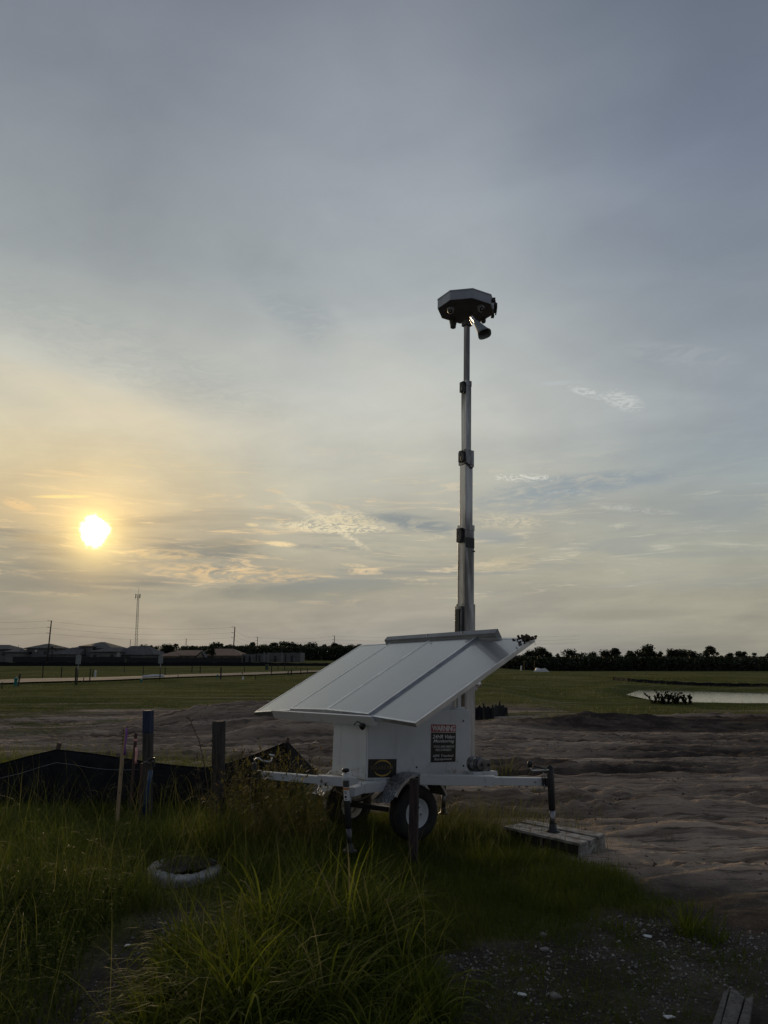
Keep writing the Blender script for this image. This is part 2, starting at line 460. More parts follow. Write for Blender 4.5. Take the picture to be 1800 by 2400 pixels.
pond = [tuple(gnd(a, b, WATER)[:2]) for a, b in [(1478,1629),(1513,1618),(1640,1621),(1800,1625),(2300,1636),(2300,1662),(1800,1652),(1700,1651.5),(1623,1650),(1560,1643),(1530,1640)]]
lawn = poly([(700,1790),(880,1755),(980,1760),(1070,1790),(1180,1840),(1310,1868),(1400,1915),(1450,1945),(1400,1985),(1330,1975),(1240,2010),(1060,2040),(930,2060),(700,2060),(560,1900)])
leftg = poly([(-400,1712),(0,1712),(330,1690),(560,1690),(700,1730),(760,1850),(700,2060),(420,1960),(330,1990),(290,2010),(240,2050),(150,2120),(0,2300),(-700,2300),(-700,1900)])
tuft = poly([(330,2330),(355,2150),(375,2060),(440,2000),(560,1975),(700,1965),(830,1975),(910,2010),(945,2070),(915,2150),(880,2330)])
def sand_edge(x):                    # far edge of the bare sand, by x
    return 25.5 + 1.8*np.sin(x*.21+1) + 1.2*np.sin(x*.63) - np.clip(x, 0, 30)*.10
TRK = [(8.9,-.10,.012),(9.6,.05,.0),(10.7,-.16,.010),(11.6,.02,.004),(12.5,-.08,.0),(13.4,.09,-.003),(14.4,-.05,.002),(15.6,.04,.0),(16.6,-.07,.002),(17.8,.03,.001),(19.2,-.04,.0),(20.9,.05,0),(22.6,-.03,0)]
def tracks(x, y):
    # wheel tracks of trucks: twin grooves with raised lips, long shallow curves across the site
    z = np.zeros(np.shape(x)); dk = np.zeros(np.shape(x))
    for i, (y0, a, b) in enumerate(TRK):
        for s in (0.0, .95):
            c = y0+s*.55 + a*x + b*x*x + (vnoise(x*.35+i*9.1, x*0+i, 77)-.5)*.35
            d = (y-c)/(.13+.006*y0); on = .35+.65*smooth(vnoise(x*.22+i*3.3, x*0+i*2, 78), .25, .5)
            g = np.exp(-d*d*1.2); lip = np.exp(-(np.abs(d)-1.75)**2*2.2)
            z += on*(-.060*g + .040*lip*(.5+vnoise(x*7, y*9, 79))) + on*g*.012*np.sin(x*26+i)
            dk = np.maximum(dk, on*g)
    return z, dk
def terrain_masks(x, y):
    r = np.hypot(x, y)
    n = fbm(x*1.3, y*1.3, 4, 3); nb = fbm(x*.33, y*.8, 4, 5)
    g = smooth(y - sand_edge(x) + (fbm(x*.35, y*.9, 5, 9)-.5)*9, -.8, 1.6)
    # a few grassy runs that reach into the sand
    g = np.maximum(g, smooth(fbm(x*.25, y*1.0, 4, 21) + smooth(y, 17, 26)*.22, .66, .76)*smooth(y, 14, 20)*.8)
    for P, w in ((lawn, .22), (leftg, .25), (tuft, .2)):
        near = (x > -8) & (x < 8) & (y < 14)
        d = np.full(np.shape(x), 9.0); d[near] = sdist(x[near], y[near], P)
        g = np.maximum(g, smooth(-d + (n-.5)*.5, -w*.5, w))
    lg = smooth(-x, 6.0, 8.5)*smooth(-y, -14, -10)
    g = np.maximum(g, lg)
    dirt = smooth(-y + (n-.5)*1.4 - .12*np.abs(x-1.6), -6.9, -6.0)
    dirt = np.maximum(dirt, smooth(-y, -5.6, -5.2))*(1-smooth(r, 7.2, 8.2))
    damp = smooth(fbm(x*.16+3, y*.55, 4, 14), .50, .62)*smooth(y, 6.5, 9)
    big = np.exp(-((y-19.0-.05*x)/1.7)**2)*smooth(x, 2.2, 4.5)*(.45+.9*fbm(x*.22, y*.7, 3, 31))
    big2 = np.exp(-((y-15.3)/1.1)**2)*smooth(x, 3.5, 8)*fbm(x*.3, y*.8, 3, 33)
    trk = np.exp(-((y-12.6+.12*x)/.55)**2)*smooth(x, 0.8, 2.0)*(1-smooth(x, 4, 8))*.6
    damp = np.clip(damp*.45 + tracks(x, y)[1]*.85*(fbm(x*.9, y*2.1, 3, 88)*1.5) + big*1.3 + big2*.9 + trk, 0, 1)*(1-g)
    return g, dirt, damp, nb
def terrain(x, y):
    x = np.asarray(x, float); y = np.asarray(y, float); r = np.hypot(x, y)
    z = np.zeros(x.shape)
    # the land falls a little towards the far tree line on the right
    z -= 3.2*smooth(r, 70, 270)*smooth(x/np.maximum(r, 1), .02, .22)
    z += (fbm(x*.06, y*.06, 3, 2)-.5)*.12*smooth(r, 24, 60)*(1-smooth(r, 120, 300))
    sand = smooth(y, 7.6, 9.5)*(1-smooth(y, 27, 33))*smooth(x + .6*(y-8), -3, .5)
    sand = np.maximum(sand, smooth(y, 10.5, 13)*(1-smooth(y, 27, 33)))
    sand = np.maximum(sand, smooth(x, 1.2, 2.2)*smooth(y, 5.0, 6.4)*(1-smooth(y, 27, 33)))
    # wheel ruts and ridges: lines that run mostly across the view
    w = y + .10*x*np.cos(x*.05) + (fbm(x*.28, y*.35, 3, 40)-.5)*2.6
    ridg = 1-np.abs(2*vnoise(x*.13+7, w*2.1, 41)-1)
    ridg2 = 1-np.abs(2*vnoise(x*.35+2, w*5.2, 43)-1)
    rg3 = 1-np.abs(2*vnoise(x*.5+1, (y+.25*x)*3.3, 47)-1)
    z += sand*(.040*(ridg**3-.3) + .030*(ridg2**2-.4) + .014*rg3**3 + (fbm(x*.5, y*.9, 4, 6)-.5)*.07 + (fbm(x*3.4, y*7.4, 5, 8)-.5)*.040)
    z += sand*tracks(x, y)[0]
    # foot and tyre marks close by on the right
    ft = vnoise(x*4.3, y*5.1, 50)
    z -= sand*(1-smooth(y, 8, 13))*.030*smooth(ft, .62, .85)
    # spoil mounds
    def mound(cx, cy, sx, sy, h, rot=0.0):
        a = (x-cx)*math.cos(rot)+(y-cy)*math.sin(rot); b = -(x-cx)*math.sin(rot)+(y-cy)*math.cos(rot)
        return h*np.exp(-(a/sx)**2-(b/sy)**2)*(.7+.6*fbm(x*1.1, y*1.1, 3, 60))
    z += mound(-3.2, 19.5, 2.4, 1.6, .62, -.2) + mound(-1.2, 17.0, 1.7, 1.0, .38, .3) + mound(-.4, 13.8, 1.5, .7, .20, .1)
    z += mound(5.0, 19.6, 2.2, .9, .30) + mound(2.6, 18.2, 1.2, .7, .22) + mound(11, 20.0, 3.5, .8, .2)
    z += mound(3.1, 9.4, .9, .35, .10) + mound(3.0, 8.0, .7, .3, .08) + mound(2.4, 12.4, 1.6, .35, .10, -.1)
    # berm before the pond and the pond itself
    z += .22*np.exp(-((y-46-.2*x)/11)**2)*smooth(x, 1, 4)*(1-smooth(x, 6, 10))
    z -= .30*smooth(x, 5, 8)*smooth(y, 22.5, 27)*(1-smooth(y, 48, 60))
    near = (x > -2) & (x < 90) & (y > 20) & (y < 70)
    if near.any():
        d = np.full(x.shape, 99.0); d[near] = sdist(x[near], y[near], pond)
        k = smooth(-d, -2.6, 1.0)
        z = z*(1-smooth(-d, -4, 0)) + (-.85)*k
    # close ground: small unevenness
    nearr = 1-smooth(r, 7, 12)
    z += nearr*((fbm(x*1.7, y*1.7, 4, 70)-.5)*.07 + (fbm(x*9, y*9, 3, 72)-.5)*.018)
    # keep it flat where the trailer stands and under the far road
    tr = np.exp(-(((x-.4)/1.5)**2+((y-7.5)/1.1)**2)**2)
    z = z*(1-.75*tr)
    pf = np.exp(-(((x-1.56)/.75)**2+((y-7.43)/.75)**2)**2); z = z*(1-pf) + .02*pf
    return z
rr_ = np.concatenate([np.geomspace(.35, 2.6, 14)[:-1], np.geomspace(2.6, 36, 560)[:-1], np.geomspace(36, 300, 170)[:-1], np.geomspace(300, 7000, 24)])
aa_ = np.concatenate([np.linspace(-180, -42, 34)[:-1], np.linspace(-42, 42, 520)[:-1], np.linspace(42, 180, 34)])
AA, RR = np.meshgrid(np.radians(aa_), rr_)
GX = RR*np.sin(AA); GY = RR*np.cos(AA)
GZ = terrain(GX, GY); gm, dm, wmk, nb = terrain_masks(GX, GY)
nr, na = GX.shape
me = bpy.data.meshes.new('ground')
vt = np.stack([GX, GY, GZ], -1).reshape(-1, 3)
vt = np.vstack([vt, [[0, 0, float(GZ[0].mean())]]])
i0 = (np.arange(nr-1)[:, None]*na + np.arange(na-1)[None]).ravel()
quads = np.stack([i0, i0+na, i0+na+1, i0+1], -1)
ctr = np.stack([np.full(na-1, len(vt)-1), np.arange(na-1), np.arange(1, na)], -1)
me.vertices.add(len(vt)); me.vertices.foreach_set('co', vt.ravel())
nl = quads.size+ctr.size
me.loops.add(nl); me.loops.foreach_set('vertex_index', np.concatenate([quads.ravel(), ctr.ravel()]))
npoly = len(quads)+len(ctr)
me.polygons.add(npoly)
me.polygons.foreach_set('loop_start', np.concatenate([np.arange(len(quads))*4, len(quads)*4+np.arange(len(ctr))*3]))
me.update(calc_edges=True)
me.polygons.foreach_set('use_smooth', np.ones(npoly, bool))
for nm, arr in (('grass', gm), ('dirt', dm), ('damp', wmk)):
    at_ = me.attributes.new(nm, 'FLOAT', 'POINT'); at_.data.foreach_set('value', np.append(arr.ravel(), 0).astype(np.float32))
ground = bpy.data.objects.new('ground', me); col.objects.link(ground)
tag(ground, 'bare rutted sand, dirt and rough grass of the building site', kind='structure')
def ground_mat():
    m = bpy.data.materials.new('ground'); m.use_nodes = True; t = m.node_tree; N.nt = t
    b = t.nodes['Principled BSDF']
    def attr(n):
        a = t.nodes.new('ShaderNodeAttribute'); a.attribute_name = n; return N(a.outputs['Fac'])
    g, d, w = attr('grass'), attr('dirt'), attr('damp')
    geo = t.nodes.new('ShaderNodeNewGeometry'); P = N(geo.outputs['Position'])
    mp = t.nodes.new('ShaderNodeMapping'); mp.inputs['Scale'].default_value = (.22, 1.9, 1); t.links.new(P.s, mp.inputs[0]); PS = N(mp.outputs[0])
    n1, n2, n3 = noi(P, 1.6, 6, .62), noi(P, 14, 6, .65), noi(PS, .55, 6, .6)
    n4 = noi(P, .12, 4, .6)
    sand = mixc(sstep(n3, .35, .68), (.31,.240,.180), (.54,.43,.33))
    n5 = noi(PS, 3.2, 6, .68); sand = mixc(sstep(n5, .49, .60)*.65, sand, (.125,.095,.075))
    n6 = noi(PS, 11.0, 5, .7); sand = mixc(sstep(n6, .53, .63)*.65, sand, (.07,.054,.045)); sand = mixc(sstep(n6, .47, .36)*.4, sand, (.38,.31,.26))
    sand = mixc(sstep(n2, .56, .70)*.35, sand, (.095,.075,.060))
    sand = mixc(w*sstep(n1, .28, .6, .7, 1.0), sand, (.052,.042,.037))
    dirt = mixc(sstep(n1, .35, .65), (.066,.055,.045), (.115,.098,.080))
    dirt = mixc(sstep(noi(P, 34, 5, .7), .56, .66)*.7, dirt, (.20,.185,.165))
    c = mixc(d, sand, dirt)
    gr = mixc(sstep(n1, .3, .7), (.115,.120,.042), (.20,.19,.08))
    gr = mixc(sstep(n3, .50, .72)*.35, gr, (.085,.080,.034))
    gr = mixc(sstep(n4, .42, .62)*.6, gr, (.050,.065,.018))
    gr = mixc(sstep(noi(PS, .22, 5, .6), .45, .62)*.6, gr, (.080,.095,.030)); gr = mixc(sstep(noi(PS, .5, 6, .65), .53, .66)*.75, gr, (.34,.28,.20)); gr = mixc(sstep(noi(PS, 1.3, 6, .7), .52, .66)*.5, gr, (.12,.115,.05)); gr = mixc(sstep(n2, .48, .66)*.5, gr, (.035,.042,.014))
    c = mixc(g, c, gr)
    t.links.new(c.s, b.inputs['Base Color'])
    b.inputs['Roughness'].default_value = .92; b.inputs['Specular IOR Level'].default_value = 0.0
    bn = t.nodes.new('ShaderNodeBump'); bn.inputs['Strength'].default_value = 1.0; bn.inputs['Distance'].default_value = .045
    h = n2*.6 + noi(P, 55, 5, .7)*.35 + noi(P, 5, 5, .6)*.9
    t.links.new(h.s, bn.inputs['Height']); t.links.new(bn.outputs[0], b.inputs['Normal'])
    return m
me.materials.append(ground_mat())
def tz(x, y): return float(terrain(np.array([x]), np.array([y]))[0])

# water
wmb = MB(); n = len(pond); wmb.add([(x, y, WATER) for x, y in [(p[0]+ (p[0]-sum(q[0] for q in pond)/n)*.03, p[1]+(p[1]-sum(q[1] for q in pond)/n)*.10) for p in pond]], [tuple(range(n))[::-1]])
def water_mat():
    m = bpy.data.materials.new('pond_water'); m.use_nodes = True; t = m.node_tree; N.nt = t
    b = t.nodes['Principled BSDF']; b.inputs['Base Color'].default_value = (.13,.135,.13,1)
    b.inputs['Roughness'].default_value = .08; b.inputs['IOR'].default_value = 1.33
    geo = t.nodes.new('ShaderNodeNewGeometry'); bn = t.nodes.new('ShaderNodeBump')
    bn.inputs['Strength'].default_value = .28; bn.inputs['Distance'].default_value = .03
    t.links.new(noi(N(geo.outputs['Position']), 3.0, 4, .6, .5).s, bn.inputs['Height']); t.links.new(bn.outputs[0], b.inputs['Normal'])
    return m
w_o = wmb.build('pond', water_mat()); tag(w_o, 'calm pond reflecting the sky beyond the sand on the right', kind='structure')
if w_o.data.polygons[0].normal.z < 0: w_o.data.flip_normals()

# far pale road behind the field on the left
rl = MB(); top = [(-700, 1600), (0,1596.5),(60,1594),(150,1592.5),(260,1590),(330,1587.5),(430,1583.5),(520,1580.5),(600,1578),(735,1573.2),(900,1568.5)]
bot = [(-700, 1609), (0,1604.5),(60,1602),(150,1599.5),(260,1596.5),(330,1593.5),(430,1589.5),(520,1586.5),(600,1583.5),(735,1577.2),(900,1571.5)]
vs = []
for (a, b), (c, d) in zip(top, bot):
    p, q = gnd(a, b, .0), gnd(c, d, .0)
    for k in range(4):
        u = p + (q-p)*k/3; vs.append((u[0], u[1], tz(u[0], u[1])+.10))
fs = [(4*i+k, 4*i+k+1, 4*i+k+5, 4*i+k+4) for i in range(len(top)-1) for k in range(3)]
rl.add(vs, fs); r_o = rl.build('road', asph); tag(r_o, 'pale concrete road crossing the field on the left', kind='structure')
if r_o.data.polygons[0].normal.z < 0: r_o.data.flip_normals()

# ------------------------------------------------------------------ the surveillance trailer
TH, RO, PH = .6146, .0284, .0422
Rz = Matrix.Rotation(TH, 3, 'Z'); Ry = Matrix.Rotation(RO, 3, 'Y'); Rx = Matrix.Rotation(-PH, 3, 'X')
TM = np.array(Ry @ Rx @ Rz); TO = np.array([-.1539, 7.2, .6091])
BL, BW, BH = 1.2381, .60, .6209
def T(u, w, z): return TO + TM @ np.array([u, w, z], float)
def rayplane(px, py, p0, nrm):
    d = pdir(px, py); o = np.array([0, 0, EYE]); return o + d*(np.dot(p0-o, nrm)/np.dot(d, nrm))
def nz(v): return v/np.linalg.norm(v)
trailer = empty('surveillance_trailer', (.12, 7.6, 0), Matrix.Rotation(TH, 3, 'Z'),
    'white solar surveillance trailer with tall telescopic camera mast and tilted panels', 'trailer')
# cabinet with a recessed door seam on the near side and the front
cb = MB()
CT = [(0,0),(BL,0),(BL,BH),(.10,BH),(0,.567)]      # side profile: the roof falls away under the panels
def tb(mb, u0, u1, w0, w1, z0, z1):
    return mb.hexa([T(u0,w0,z0),T(u1,w0,z0),T(u1,w1,z0),T(u0,w1,z0),T(u0,w0,z1),T(u1,w0,z1),T(u1,w1,z1),T(u0,w1,z1)])
cb.add([T(u,0,z) for u,z in CT]+[T(u,BW,z) for u,z in CT], [(0,1,2,3,4),(9,8,7,6,5)]+[(k,k+5,(k+1)%5+5,(k+1)%5) for k in range(5)])
cab = cb.build('cabinet', white, trailer, bevel=.006)
SP = [(.006,.012),(BL-.02,.012),(BL-.02,BH-.02),(.11,BH-.02),(.006,.552)]
m = MB(); m.add([T(u,-.004,z) for u,z in SP]+[T(u,-.0005,z) for u,z in SP], [(0,1,2,3,4),(9,8,7,6,5)]+[(k,k+5,(k+1)%5+5,(k+1)%5) for k in range(5)])
m.build('side_panel', white, cab, bevel=.002)
m = MB(); tb(m, -.005, .0, .02, BW-.02, .02, .55); m.build('front_door', white, cab, bevel=.002)
nb_ = TM @ np.array([0, -1, 0.]); pB = T(0, -.004, 0)
for px, py in ((1086,1689.6),(1086,1794.6),(976,1798)):
    p = rayplane(px, py, pB, nb_); MB().lathe(p, nb_, [(0,.009),(.006,.009),(.008,.0)], 10).build('bolt', black, cab)
p = T(-.006, .60*.33, .56); MB().lathe(p, TM@np.array([-1,0,0.]), [(0,.008),(.006,.008),(.007,0)], 10).build('bolt', black, cab)
# raised lid and mast cradle at the rear top
m = MB(); tb(m, .62, BL-.03, .06, BW-.06, BH, BH+.028); m.build('lid', white, cab, bevel=.004)
m = MB(); tb(m, .93, 1.02, .05, .10, BH+.028, BH+.36); mc = m.build('mast_cradle', white_steel, trailer, bevel=.003)
m = MB(); tb(m, 1.09, 1.13, .03, .08, BH+.028, BH+.40); m.build('upright', white_steel, mc, bevel=.003)
m = MB(); tb(m, .94, 1.12, .085, .09, BH+.10, BH+.30); m.build('plate', white_steel, mc)
m = MB(); tb(m, .99, 1.05, .02, .05, BH+.11, BH+.24); m.build('vent', sign_black, cab)

# two signs on the near side
def quadmap(TL, TR, BRc, BLc, off):
    P = [rayplane(*q, pB, nb_) + nb_*off for q in (TL, TR, BRc, BLc)]
    def f(u, v): return (P[0]*(1-u)+P[1]*u)*(1-v) + (P[3]*(1-u)+P[2]*u)*v
    return f
def quad(mb, f, u0, v0, u1, v1, d=0.0): return mb.add([f(u0,v1)+nb_*d, f(u1,v1)+nb_*d, f(u1,v0)+nb_*d, f(u0,v0)+nb_*d], [(0,1,2,3)])
def text_on(mb, s, f, u0, v0, u1, v1, d, shear=0.0, bold=.012, space=1.0):
    cu = bpy.data.curves.new('t', 'FONT'); cu.body = s; cu.shear = shear; cu.offset = bold; cu.space_character = space; cu.resolution_u = 3
    to = bpy.data.objects.new('t', cu); col.objects.link(to)
    bpy.context.view_layer.update()
    dg = bpy.context.evaluated_depsgraph_get()
    me = bpy.data.meshes.new_from_object(to.evaluated_get(dg))
    xs = np.array([v.co[:] for v in me.vertices]); lo, hi = xs.min(0), xs.max(0)
    pts = [f(u0+(u1-u0)*(x-lo[0])/(hi[0]-lo[0]), v1+(v0-v1)*(y-lo[1])/(hi[1]-lo[1]))+nb_*d for x, y, _ in xs]
    mb.add(pts, [tuple(p.vertices) for p in me.polygons])
    bpy.data.objects.remove(to); bpy.data.curves.remove(cu); bpy.data.meshes.remove(me)
def slab(f, u0, v0, u1, v1, d0, d1):
    lo = [f(u0,v1)+nb_*d0, f(u1,v1)+nb_*d0, f(u1,v0)+nb_*d0, f(u0,v0)+nb_*d0]
    return MB().hexa(lo + [p+nb_*(d1-d0) for p in lo])
f = quadmap((1010.3,1697.5),(1068.5,1698.5),(1067.3,1785.3),(1008.8,1787), .0)
ws = slab(f, -.012, -.008, 1.012, 1.008, 0, .002).build('warning_sign', sign_white, trailer, label='black and red warning sign')
slab(f, 0, .215, 1, 1, .002, .0028).build('black_field', sign_black, ws)
slab(f, 0, 0, 1, .200, .002, .0028).build('red_field', sign_red, ws)
m = MB()
text_on(m, 'WARNING', f, .03, .025, .97, .178, .0040, bold=.030, space=.92)
text_on(m, '24HR Video', f, .06, .275, .95, .375, .0040, .25, .012)
text_on(m, 'Monitoring', f, .09, .400, .93, .505, .0040, .25, .012)
text_on(m, 'YOU ARE BEING', f, .10, .560, .93, .617, .0040, .1, .004)
text_on(m, 'RECORDED!', f, .19, .648, .82, .705, .0040, .1, .004)
text_on(m, 'GPS Tracked', f, .09, .800, .91, .860, .0040, .25, .006)
text_on(m, 'Equipment', f, .14, .890, .85, .962, .0040, .25, .006)
tag(m.build('lettering', sign_white, ws), kind='stuff')
f = quadmap((863.2,1779.3),(929.5,1778.7),(928.2,1821.7),(861.9,1823), .0)
ls = slab(f, 0, 0, 1, 1, 0, .0022).build('name_plate', sign_black, trailer, label='black plate with gold ring and lettering')
m = MB(); K = 26
for a0, a1 in ((200, 385), (28, 152)):          # ring broken where the name crosses it; screen angle, 0 right, growing upwards
    if a0 == 200: a0, a1 = 10, 155
    else: a0, a1 = 205, 345
    vs = []
    for k in range(K+1):
        t = R(a0+(a1-a0)*k/K); w = .030*math.sin(math.pi*k/K)+.006
        for s in (-1, 1): vs.append(f(.50+(.31+s*w)*math.cos(t), .49-(.41+s*w*1.3)*math.sin(t))+nb_*.0034)
    m.add(vs, [(2*k, 2*k+1, 2*k+3, 2*k+2) for k in range(K)])
m.build('gold_ring', sign_gold, ls)
m = MB(); text_on(m, 'SOLARCAM', f, .07, .36, .86, .56, .0040, 0, .004, 1.0)
text_on(m, 'TM', f, .88, .33, .95, .38, .0040, 0, 0)
tag(m.build('lettering', sign_dim, ls), kind='stuff')

# floodlight tucked under the panels
p = rayplane(853, 1699, T(-.09,0,0), TM@np.array([1.,0,0]))
m = MB(); e1 = TM@np.array([-1.,0,0]); m.lathe(p-e1*.01, nz(e1+np.array([0,0,-.5])), [(0,.012),(.0,.018),(.03,.030),(.045,.030),(.045,.0)], 14)
m.beam(p+e1*-.08+np.array([-.05,0,.03]), p+np.array([0,0,.03]), .012, .012); m.tube([p+np.array([-.09,0,.0]), p+np.array([-.06,0,.03]), p], .006, 6)
m.build('floodlight', blackpl, trailer)

# solar panels: one inclined plane, four frames; outer two slid out of the hood
pu, pw, pz, al, PL, Q = .0338, -.661, .5565, .5222, 1.6156, 3.0451
P0 = np.array([0,0,EYE]) + (T(pu, pw, pz)-np.array([0,0,EYE]))*.965; up_ = TM@np.array([math.cos(al), 0, math.sin(al)]); wd_ = TM@np.array([0, 1., 0]); pn = nz(np.cross(up_, wd_))
def pp(x, y, d=0.0): return rayplane(x, y, P0+pn*d, pn) if d == 0 else rayplane(x, y, P0, pn)+pn*d
low_ = [(970.5,1691),(862,1674),(763,1663.5),(678,1661),(593,1666.5)]
hig_ = [(1250.5,1490.3),(1120,1491),(1013,1496.5),(920,1503),(843.7,1508.8)]
for i in range(4):
    off = (-.018, 0, 0, -.018)[i]
    c = [rayplane(*q, P0, pn)+pn*off for q in (low_[i], low_[i+1], hig_[i+1], hig_[i])]
    ctr = sum(c)/4
    g = .004
    a, b, cc_, d = [p + nz(ctr-p)*g for p in c]
    A = [a-pn*.038, b-pn*.038, cc_-pn*.038, d-pn*.038, a, b, cc_, d]
    fr = MB(); bw = .022
    ed1 = nz(b-a); ed2 = nz(d-a)
    def fb(p, q, inward):
        lo = [p-pn*.038, q-pn*.038, q-pn*.038+inward*bw, p-pn*.038+inward*bw]
        fr.hexa(lo+[x+pn*.038 for x in lo])
    fb(a, b, ed2); fb(d, cc_, -ed2)
    fb(a+ed2*bw, d-ed2*bw, ed1); fb(b+ed2*bw, cc_-ed2*bw, -ed1)
    f_o = fr.build('solar_panel', alum2, trailer)
    ins = bw
    I = [a+ed1*ins+ed2*ins, b-ed1*ins+ed2*ins, cc_-ed1*ins-ed2*ins, d+ed1*ins-ed2*ins]
    gm_ = MB().hexa([p-pn*.012 for p in I]+[p-pn*.0025 for p in I]); gm_.build('glass', panelm, f_o)
    bk = MB().hexa([p-pn*.030 for p in I]+[p-pn*.0145 for p in I]); bk.build('backing', white_steel, f_o)
# hood: lower fascia, upper flange, side rails
def q3(px, py, d): return rayplane(px, py, P0, pn)+pn*d
m = MB()
a, b = q3(640,1664,0), q3(874,1678,0); dn = -pn
inw = nz(hig_pt - a) if False else up_
m.hexa([a-up_*.022-pn*.088, b-up_*.022-pn*.088, b-up_*.004-pn*.088, a-up_*.004-pn*.088, a-up_*.022+pn*.004, b-up_*.022+pn*.004, b-up_*.004+pn*.004, a-up_*.004+pn*.004])
m.hexa([a-up_*.004-pn*.086, b-up_*.004-pn*.086, b+up_*.02-pn*.086, a+up_*.02-pn*.086, a-up_*.004-pn*.078, b-up_*.004-pn*.078, b+up_*.02-pn*.078, a+up_*.02-pn*.078])
hood = m.build('hood_rail', white_steel, trailer, label='white rail under the low edge')
a, b = q3(901,1506,0), q3(1160,1490,0)
m = MB(); m.hexa([a+up_*.012-pn*.06, b+up_*.012-pn*.06, b+up_*.075-pn*.06, a+up_*.075-pn*.06, a+up_*.012+pn*.026, b+up_*.012+pn*.026, b+up_*.070+pn*.042, a+up_*.070+pn*.042])
m.build('hood_cap', mat('cap_grey', (.27,.28,.29), .5, .08, 4), trailer, label='grey flange over the top edge')
for px in (1000, 1082):
    c = q3(px, 1497 if px > 1050 else 1501.5, .046); MB().lathe(c+up_*.04, pn, [(0,.010),(.008,.010),(.010,0)], 8).build('bolt', black, hood)
for w in (-.05, .62, 1.45):               # carriers under the panels
    m = MB(); s = P0+wd_*(w+.80)
    m.beam(s+up_*.05-pn*.105, s+up_*1.50-pn*.105, .05, .04, pn)
    m.build('panel_rail', white_steel, trailer, bevel=.003)
for u in (.45, 1.05):
    for w in (.06, BW-.06):
        top_ = T(u, w, BH); t = (pz + (u-pu)*math.tan(al)) - .05
        MB().beam(T(u, w, BH+.01), T(u, w, max(t, BH+.03)), .04, .04, (0,1,0)).build('panel_bracket', white_steel, trailer)

# mast sections
mu, mw_ = 1.555, .452
def zfor(py):                        # height on the mast axis that shows at row py
    lo, hi = -1.0, 8.0
    for _ in range(40):
        md = (lo+hi)/2; q = T(mu, mw_, md) - np.array([0,0,EYE])
        d = q[1]*math.cos(PITCH)+q[2]*math.sin(PITCH); v = -q[1]*math.sin(PITCH)+q[2]*math.cos(PITCH)
        if 1200-FPX*v/d > py: lo = md
        else: hi = md
    return lo
ZM = lambda z: zfor(np.interp(z, [-.1,0,.6,1.3,1.71,2.0,2.56,2.6,3.2,3.41,4.0,4.24,4.4,4.97,5.03], [1834,1811,1668,1507,1416,1352,1232,1224,1101,1059,942,895,864.5,757,748]))
secs = [(-.10, 1.71, .151), (1.45, 2.56, .131), (2.3, 3.41, .107), (3.2, 4.24, .080), (4.0, 5.00, .054)]
for i, (z0, z1, a) in enumerate(secs):
    m = MB(); h = a/2; z0, z1 = ZM(z0), ZM(z1)
    tb(m, mu-h, mu+h, mw_-h, mw_+h, z0, z1)
    ms = m.build('mast_section', alum if i else alum, trailer, bevel=.004)
    if i == 0: mast0 = ms
    secs[i] = (z0, z1, a, ms)
def att(i, u0, u1, w0, w1, z0, z1, name, mt, bev=.002):
    z_, t_, a, ms = secs[i]; h = a/2
    m = MB(); tb(m, mu+u0, mu+u1, mw_+w0, mw_+w1, ZM(z0), ZM(z1)); return m.build(name, mt, ms, bevel=bev)
h = .151/2
att(0, -h-.035, -h-.001, -.045, .055, 1.27, 1.68, 'winch_guide', galv)
att(0, -h-.045, -h-.036, -.030, .04, 1.29, 1.65, 'guide_cover', black)
att(0, -h-.012, h+.012, -h-.012, h+.012, -.12, .02, 'collar', white_steel)
h = .131/2
att(1, -h-.004, h+.004, -h-.004, h+.004, 2.50, 2.562, 'collar', alum)
att(1, -h-.040, -h-.005, -.035, .045, 2.37, 2.52, 'pulley_bracket', black)
att(1, -h+.002, h, -h-.004, -h-.001, 2.31, 2.42, 'dark_label', sign_black, 0)
att(1, h-.02, h+.006, -h-.010, -h-.005, 2.27, 2.285, 'bolt_plate', black, 0)
h = .107/2
att(2, -h-.010, h+.010, -h-.010, h+.010, 3.25, 3.42, 'collar', galv)
att(2, -h-.036, -h-.011, -.05, .04, 3.28, 3.39, 'pulley_bracket', black)
h = .080/2
att(3, -h-.003, h+.003, -h-.003, h+.003, 4.18, 4.245, 'collar', alum)
att(3, -h-.045, -h-.004, -.03, .03, 4.10, 4.22, 'pulley_bracket', black)
# loops of slack cable at each bracket and the hoist cable
def loop(i, z, r, name='cable'):
    a = secs[i][2]/2; pts = []
    for k in range(13):
        t = math.pi*(-.6+1.7*k/12)
        pts.append(T(mu-a-.03-r*.5*math.cos(t), mw_-.03+.01*math.sin(2*t), ZM(z)+r*math.sin(t)))
    MB().tube(pts, .005, 6).build('cable', black, secs[i][3])
loop(1, 2.44, .075); loop(3, 4.15, .07); loop(2, 3.33, .07)
MB().tube([T(mu-.095, mw_-.02, ZM(4.12)), T(mu-.085, mw_-.02, ZM(3.40))], .0035, 5).build('hoist_cable', black, secs[2][3])
MB().tube([T(mu-.062, mw_-.058, ZM(3.27)), T(mu-.02, mw_-.066, ZM(3.24)), T(mu+.03, mw_-.066, ZM(3.21)), T(mu+.066, mw_-.05, ZM(3.24)), T(mu+.07, mw_-.0, ZM(3.34))], .008, 6).build('cable', black, secs[2][3])
m = MB(); p = at(1120, 1604, 8.3); m.lathe(p, nb_, [(-.015,0),(-.015,.038),(.015,.038),(.015,0)], 20); m.box(p+np.array([-.035,.0,.0]), (.03,.012,.06))
m.build('pulley', alum2, secs[0][3])

